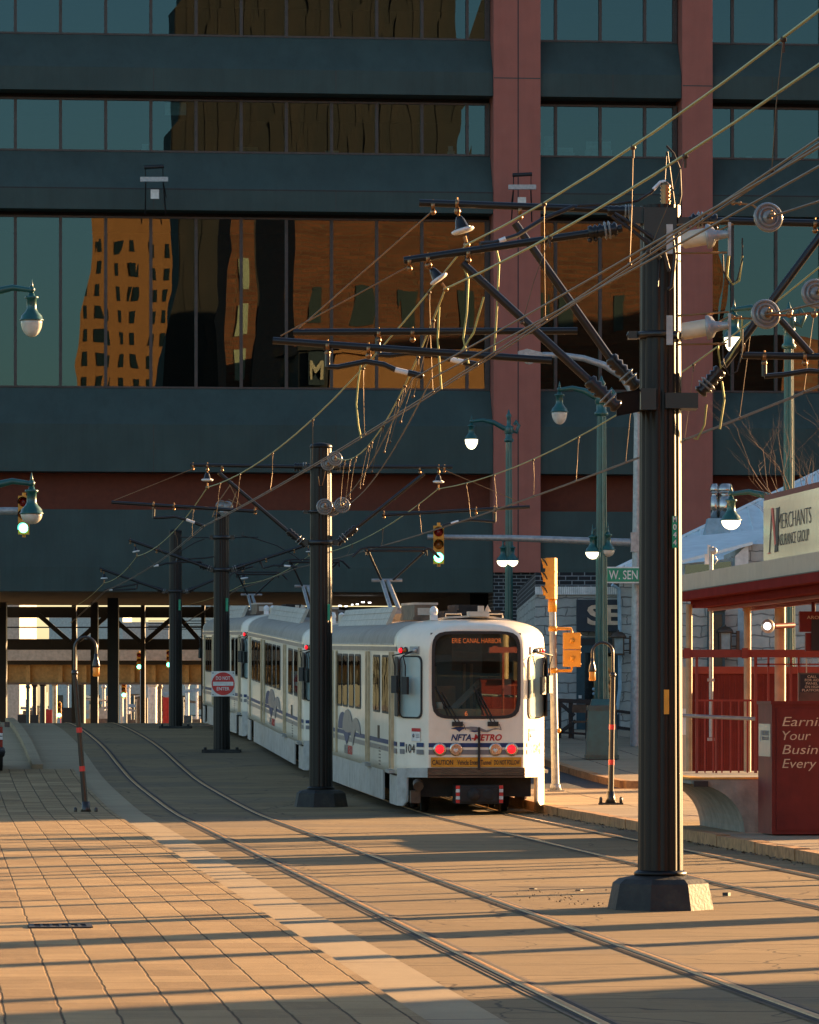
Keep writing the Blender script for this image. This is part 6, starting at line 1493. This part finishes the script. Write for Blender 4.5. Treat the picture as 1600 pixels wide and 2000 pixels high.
# red panel wall at the back, cream board left of it
D_ = 71.0
q = MB(); q.box((PX(1349, D_), D_, .78), (PX(1640, D_), D_+.12, zat(1303, D_)))
for px in (1414, 1476): pass
pw = part('panel_wall', q, M['maroon'], pf)
q = MB()
for i in range(26):
    x = PX(1349+11*i, D_); q.box((x-.012, D_-.02, .79), (x+.012, D_, zat(1318, D_)))
part('panel_rib', q, M['maroon'], pw)
q = MB(); q.box((PX(1345, D_), D_-.06, zat(1316, D_)), (PX(1640, D_), D_-.022, zat(1302, D_))); part('wall_cap', q, M['maroon2'], pw)
bx = thing('notice_board', 'cream notice board left of the red panel wall, half hidden by the nearest pole', 'board', P(1338, 1510, D_-.3))
q = MB(); q.box((PX(1318, D_), D_-.3, .80), (PX(1346, D_), D_-.2, zat(1303, D_))); part('board', q, M['fascia'], bx)
q = MB(); q.box((PX(1322, D_), D_-.312, zat(1435, D_)), (PX(1346, D_), D_-.303, zat(1384, D_))); part('paper', q, M['signwhite'], bx)
# railings (red) along the platform front
rl = thing('platform_railing', 'red steel railing with slim balusters in front of the red panel wall', 'railing', P(1400, 1515, 67.2))
D_ = 67.4
q = MB(); q.box((PX(1322, D_), D_-.08, zat(1284, D_)), (PX(1700, D_), D_+.06, zat(1269, D_))); part('top_beam', q, M['maroon2'], rl)
for px in (1341, 1454): q = MB(); q.box((PX(px-6, D_), D_-.14, zat(1286, D_)), (PX(px+6, D_), D_-.082, zat(1266, D_))); part('beam_cap', q, M['maroon2'], rl)
for (px, y0, y1, w_) in ((1361, 1284, 1516, .04), (1399, 1404, 1524, .03), (1476, 1284, 1520, .045), (1501, 1284, 1372, .03), (1545, 1284, 1372, .03), (1560, 1284, 1372, .03)):
    q = MB(); q.box((PX(px, D_)-w_/2, D_-.02, zat(y1, D_)), (PX(px, D_)+w_/2, D_+.02, zat(y0, D_))); part('post', q, M['maroon2'], rl)
for px in (1377, 1393, 1410, 1427, 1443, 1460): q = MB(); q.box((PX(px, D_+.4)-.012, D_+.38, zat(1516, D_)), (PX(px, D_+.4)+.012, D_+.40, zat(1369, D_))); part('baluster', q, M['maroon2'], rl)
q = MB(); q.box((PX(1361, D_), D_+.36, zat(1370, D_)), (PX(1476, D_), D_+.41, zat(1366, D_))); q.box((PX(1476, D_), D_-.02, zat(1299, D_)), (PX(1640, D_), D_+.02, zat(1296, D_))); part('mid_rail', q, M['maroon2'], rl)
q = MB(); q.tube([P(1322, 1397, D_-.5), P(1475, 1404, D_-.5)], .028, 8); part('handrail', q, M['galv'], rl)
# conduit and camera pole rising through the shelter
D_ = 69.6
t = thing('conduit_pole', 'slim grey conduit pole with a small white box on top, rising past the canopy edge', 'pole', P(1389, 1480, D_))
q = MB(); q.tube([P(1389, 1440, D_), P(1389, 1068, D_)], .032, 8); part('pole', q, M['galv'], t)
q = MB(); q.box(P(1377, 1102, D_), P(1388, 1082, D_)+V((0, .08, 0))); q.box(P(1382, 1082, D_), P(1388, 1064, D_)+V((0, .05, 0))); part('junction_box', q, M['signwhite'], t)
q = MB(); q.ball(P(1394, 1076, D_-.1), .06, 10); q.tube([P(1397, 1086, D_-.1), P(1401, 1094, D_-.1), P(1396, 1102, D_-.1)], .01, 5); part('camera', q, M['galv'], t)
q = MB()
for yy in (1328, 1444): q.box(P(1382, yy+3, D_-.05), P(1395, yy-3, D_)); 
part('strap', q, M['galv'], t)
# canopy
vN, vF = uv(1600, U0)-2.5, uv(1312, U0)
cn = thing('station_canopy', 'flat station canopy with maroon and tan fascia on tan round columns', 'canopy', SG(U0+2, (vN+vF)/2, .15))
W2 = 1.7
q = MB(); q.ubox(U0, U0+W2, vN, vF, 3.56, 3.70); part('lower_fascia', q, M['maroon_matte'], cn)
q = MB(); q.ubox(U0+.05, U0+W2-.05, vN+.05, vF-.05, 3.703, 3.955); part('upper_fascia', q, M['fascia'], cn)
q = MB(); q.ubox(U0-.006, U0-.002, vN, vF, 3.685, 3.70); part('shadow_gap', q, M['blacksteel'], cn)
q = MB(); q.ubox(U0+.25, U0+W2-.25, vN+.3, vF-.3, 3.45, 3.557); part('soffit', q, M['maroon_matte'], cn)
for k_ in range(2): q = MB(); q.ubox(U0+.5+.55*k_, U0+.58+.55*k_, vN+.4, vF-.4, 3.40, 3.447); part('ceiling_beam', q, M['maroon2'], cn)
for (px, D_, rr) in ((1346, 69.5, .05), (1460, 68.8, .055), (1524, 67.9, .085)):
    q = MB(); x = PX(px, D_); q.tube([(x, D_, .79), (x, D_, 3.5)], rr, 14); part('column', q, M['tancol'], cn)
for vv in (57.5,):
    q = MB(); p = S(U0+1.1, vv); q.tube([p+UP*.15, p+UP*3.5], .1, 12); part('column', q, M['tancol'], cn)
# cream billboard on the canopy
v0, v1 = uv(1476, U0), vN+2
bb = thing('canopy_billboard', 'cream lettered sign board with maroon frame standing on the canopy edge', 'sign', S(U0+.2, v0-4, 3.95))
q = MB(); q.ubox(U0+.12, U0+.5, v1, v0, 3.958, 4.88); part('frame', q, M['maroon'], bb)
q = MB(); q.ubox(U0+.10, U0+.118, v1+.05, v0-.06, 3.958, 4.80); part('face', q, M['cream'], bb)
rt = -AV; fx = U0+.094
def on_face(px, z): return S(fx, uv(px, fx), z)
wlen = lambda a, c: uv(a, fx)-uv(c, fx)
q = MB(); q.text('MERCHANTS', on_face(1519, 4.355), rt, UP, .22, wlen(1520, 1585), bold=-.022); q.text('INSURANCE GROUP', on_face(1519, 4.13), rt, UP, .16, wlen(1520, 1581), bold=-.02)
part('sign_lettering', q, M['ink'], bb)
def fz_(px, py): 
    v = uv(px, fx); p = S(fx, v); return S(fx, v, EYE+(HOR-py)*p.y/F)
q = MB(); q.prism([fz_(1502, 1081), fz_(1503.3, 1081), fz_(1508.3, 994), fz_(1507, 994)], BU*-.004); q.prism([fz_(1513, 1078), fz_(1519, 1076), fz_(1522, 992), fz_(1517, 993)], BU*-.004); q.prism([fz_(1515.5, 993), fz_(1523, 990), fz_(1523, 992), fz_(1515.5, 995)], BU*-.0045); q.prism([fz_(1513.4, 1066), fz_(1514.6, 1066), fz_(1519, 996), fz_(1517.8, 996)], BU*-.0035)
q.prism([fz_(1513, 1079), fz_(1520, 1077), fz_(1520, 1075), fz_(1513, 1077)], BU*-.004); part('big_letter', q, M['ink'], bb)
q = MB(); q.prism([fz_(1506.5, 993), fz_(1510, 992), fz_(1516.5, 1062), fz_(1513.5, 1066)], BU*-.005); q.prism([fz_(1500, 1082), fz_(1505, 1081), fz_(1505, 1079), fz_(1500, 1080)], BU*-.005); part('big_letter', q, M['signred'], bb)
# globe lamp, hanging sign, aid sign, cabinet
t = thing('globe_lamp', 'round clear globe lamp lit white on the tan canopy column', 'lamp', P(1500, 1223, 67.4))
q = MB(); q.ball(P(1500, 1223, 67.4), .105, 18); part('globe', q, M['globe_off'], t)
q = MB(); q.ball(P(1499, 1223, 67.32), .055, 14); part('bulb', q, M['lamp_white'], t)
q = MB(); q.tube([P(1512, 1223, 67.5), P(1550, 1221, 67.9)], .04, 8); part('arm', q, M['maroon'], t)
D_ = 64.0
t = thing('hanging_sign', 'dark red hanging sign under the canopy, lettered AROUND and cut by the right edge', 'sign', P(1590, 1230, D_))
q = MB(); q.box((PX(1562, D_), D_, zat(1234, D_)), (PX(1660, D_), D_+.18, zat(1194, D_))); q.box((PX(1574, D_), D_+.02, zat(1272, D_)), (PX(1660, D_), D_+.15, zat(1236, D_))); part('case', q, M['maroon'], t)
q = MB(); q.box((PX(1585, D_), D_-.012, zat(1270, D_)), (PX(1655, D_), D_+.018, zat(1210, D_))); part('screen', q, M['rubber'], t)
q = MB(); q.text('AROUND', (PX(1576, D_), D_-.006, zat(1209, D_)), (1, 0, 0), UP, .045, .36); part('sign_lettering', q, M['trim'], t)
q = MB(); q.tube([P(1589, 1194, D_+.09), V((PX(1589, D_+.09), D_+.09, 3.42))], .03, 8); part('hanger', q, M['maroon'], t)
D_ = 63.2
t = thing('aid_sign', 'dark sign reading CALL FOR AID PANEL ON HIGH PLATFORM above the red cabinet', 'sign', P(1585, 1370, D_))
q = MB(); q.box((PX(1560, D_), D_, zat(1369, D_)), (PX(1612, D_), D_+.12, zat(1314, D_))); part('case', q, M['brownmetal'], t)
q = MB(); q.box((PX(1563, D_), D_-.006, zat(1352, D_)), (PX(1609, D_), D_-.002, zat(1317, D_))); part('face', q, M['sigblk'], t)
q = MB()
for i, s_ in enumerate(('CALL', 'FOR AID', 'PANEL', 'ON HIGH', 'PLATFORM')): q.text(s_, (PX(1586, D_), D_-.012, zat(1324+6.6*i, D_)), (1, 0, 0), UP, .034, [.13, .2, .17, .2, .28][i], align='C', bold=.01)
part('sign_lettering', q, M['trim'], t)
q = MB(); q.box((PX(1575, D_), D_+.03, zat(1314, D_)), (PX(1577, D_), D_+.06, zat(1286, D_))); part('hanger', q, M['trim'], t)
# red cabinet with italic lettering
uc0 = 11.3; vc = 61.0
cb_ = thing('advert_cabinet', 'dark red metal cabinet with cream italic lettering beside the platform', 'cabinet', S(uc0+1, vc, .15))
Dc = S(uc0, vc).y
zc0, zc1 = .17, 1.96
q = MB(); q.ubox(uc0, uc0+2.4, vc, vc+1.05, zc0, zc1); part('case', q, M['maroon'], cb_)
q = MB(); q.ubox(uc0-.02, uc0+2.42, vc-.03, vc+1.07, zc1, zc1+.045); part('lid', q, M['maroon'], cb_)
for k_ in range(3):
    q = MB(); q.ubox(uc0+.06+.72*k_+.0, uc0+.06+.72*k_+.70, vc-.022, vc-.002, zc0+.06, zc1-.06); part('door', q, M['maroon'], cb_)
q = MB(); q.ubox(uc0+.74, uc0+.76, vc-.06, vc-.022, .85, 1.1); part('handle', q, M['blacksteel'], cb_)
q = MB()
def cabz(py): return EYE+(HOR-py)*Dc/F
for i, (s_, wd) in enumerate((('Earning', .74), ('Your', .40), ('Business', .80), ('Every Day', .88))):
    q = MB(); q.text(s_, S(uc0+.14, vc-.027, cabz(1418+27.3*i)), BU, UP, .125, wd, shear=.22, bold=-.004); part('cabinet_lettering', q, M['tanletter'], cb_)
q = MB(); q.ubox(uc0-.006, uc0-.002, vc+.1, vc+.98, cabz(1478), cabz(1414)); pn = part('paper_panel', q, M['cream'], cb_)
q = MB(); q.text('MERCHANTS', S(uc0-.01, vc+.72, cabz(1437)), -AV, UP, .07, .52); q.text('INSURANCE GROUP', S(uc0-.01, vc+.72, cabz(1446)), -AV, UP, .05, .52); q.text('PARTNERS', S(uc0-.01, vc+.85, cabz(1460)), -AV, UP, .035, .6) if False else None
q.prism([S(uc0-.006, vc+.86, cabz(1449)), S(uc0-.006, vc+.82, cabz(1449)), S(uc0-.006, vc+.78, cabz(1427)), S(uc0-.006, vc+.82, cabz(1427))], BU*-.004); part('panel_lettering', q, M['grey'], pn)

# ------------------------------------------------------------------ bare street trees
def bare_tree(base, h, label, seed, spread=.55, nmax=6, group='bare street trees', first=None):
    rr = random.Random(seed); t = thing('bare_tree', label, 'tree', base, group)
    tr, br = MB(), MB(); jobs = [(V(base), V((rr.uniform(-.06, .06), rr.uniform(-.06, .06), 1)), h*.34, h*.022, 0)]
    while jobs:
        p, d, l, r_, lv = jobs.pop(); d = V(d).normalized(); pts = [p]; 
        for i in range(4): 
            d = (d+V((rr.uniform(-.16, .16), rr.uniform(-.16, .16), rr.uniform(-.02, .12)))).normalized(); pts.append(pts[-1]+d*l/4)
        (tr if lv == 0 else br).tube(pts, [r_*(1-.1*i) for i in range(5)], 8 if lv < 2 else 5 if lv < 4 else 4, cap=lv == 0)
        if lv < nmax:
            for k in range(3 if lv < 4 else 2):
                j = rr.choice((2, 3, 4)) if k else 4
                nd = (d+V((rr.uniform(-1, 1), rr.uniform(-1, 1), rr.uniform(-.35, .6)))*spread*1.25).normalized()
                jobs.append((pts[j], nd, l*rr.uniform(.62, .82), r_*(1-.1*j)*.68, lv+1))
    part('trunk', tr, M['bark'], t); part('branch', br, M['bark'], t); return t
c = P(1775, 1400, 76); bare_tree(V((c.x, 76, .17)), 7.2, 'bare tree behind the canopy sign, twigs reaching in at the right edge', 4, .62)
c = P(1560, 1400, 92); bare_tree(V((c.x, 92, .2)), 3.3, 'small bare tree behind the globe lamp under the canopy', 9, .6, 5)

rl_ = random.Random(8); q = MB()
for i in range(330):                      # dead leaves and grit along the kerb and round the pole
    if i < 260: p = SG(10.52-abs(rl_.gauss(0, .10)), rl_.uniform(46, 78), .010)
    else: p = P(rl_.gauss(1110, 90), 0, 45); p = V((p.x, rl_.uniform(43.5, 47.5), .006))
    a = rl_.uniform(0, 6.3); w_ = rl_.uniform(.010, .026) if i < 260 else rl_.uniform(.005, .011); x_, y_ = V((math.cos(a), math.sin(a), .25))*w_, V((-math.sin(a), math.cos(a), .1))*w_*.6
    q.add([p-x_-y_, p+x_-y_, p+x_+y_+UP*.012, p-x_+y_+UP*.006], [(0, 1, 2, 3)], 0)
struct('leaf_litter', q, M['bark'], 'stuff')
# ------------------------------------------------------------------ OFF FRAME: unseen objects added to throw long shadows and shade
AZ = R(SUN_AZ); sn, ss = V((-math.sin(AZ), math.cos(AZ), 0)), V((math.cos(AZ), math.sin(AZ), 0))
def shade_post(qq, rr_, rad, h, label):  # unseen posts added only to cast shadow bands on the street
    qq *= 1.028; rr_ = rr_+ (16 if qq > 36 else 2); p = sn*qq + ss*rr_; p.z = 0.1
    t = thing('street_lamp', label, 'street lamp', p, 'added shadow posts right of the frame')
    q = MB(); q.tube([p, p+UP*h], [rad, rad*.85], 12); part('post', q, M['teal'], t)
    q = MB(); q.lathe(p, [(rad*2, 0), (rad*1.9, .8), (rad*1.1, 1.0)], 12); part('base', q, M['teal'], t)
    q = MB(); q.ball(p+UP*(h+.2), .3, 12); part('lamp_globe', q, M['globe_off'], t)
for i, (qq, rr_, rad, h) in enumerate(((23.1, 40, .16, 10), (26.2, 40, .20, 11), (31.25, 42, .11, 10), (33.6, 44, .12, 10), (34.6, 44, .08, 9), (36.9, 46, .13, 10), (38.8, 46, .12, 10), (40.3, 47, .09, 9.5), (41.6, 47, .2, 10), (44.3, 47, .24, 10), (46.3, 48, .15, 10))):
    shade_post(qq, rr_, rad, h, 'unseen lamp-like post added right of the frame to cast shadow bands')
p = sn*29.2 + ss*44  # unseen column added to cast the broadest shadow band
t = thing('shadow_column', 'thick round column added out of frame to cast a broad shadow band', 'shadow column', p)
q = MB(); q.lathe(p, [(.55, 0), (.42, .3), (.42, 9.4), (.6, 9.5), (.5, 10.2), (.05, 10.6)], 24); part('drum', q, M['maroon'], t)
def block(cq, r0, wq, wr, h, label, m):  # unseen blocks added to keep sun off foreground, far poles and mirrored brick
    p = sn*cq + ss*r0; t = thing('off_frame_building', label, 'building', p, 'added shade blocks right of the frame')
    q = MB(); q.frame(p+ss*wr/2+UP*h/2, sn*wq/2, ss*wr/2, UP*h/2); part('wall', q, M[m], t)
    wq_ = MB()
    for i in range(int(wq/4)):
        for k in range(int(h/4)): wq_.frame(p+sn*(-wq/2+2+4*i)+UP*(2.4+4*k), sn*.8, ss*.06, UP*1.1)
    tag(part('window', wq_, M['refl_win'], t), kind='stuff')
block(-5.4, 56, 56.4, 20, 24, 'unseen brick block added right of the frame to shade the foreground', 'refl_brick')
block(92, 125, 40, 25, 40, 'unseen brick block added beyond the stone building to shade the far poles', 'refl_brick')
block(-66, 80, 34, 26, 46, 'tall unseen brick block added far right to shade the mirrored brick', 'refl_brick')
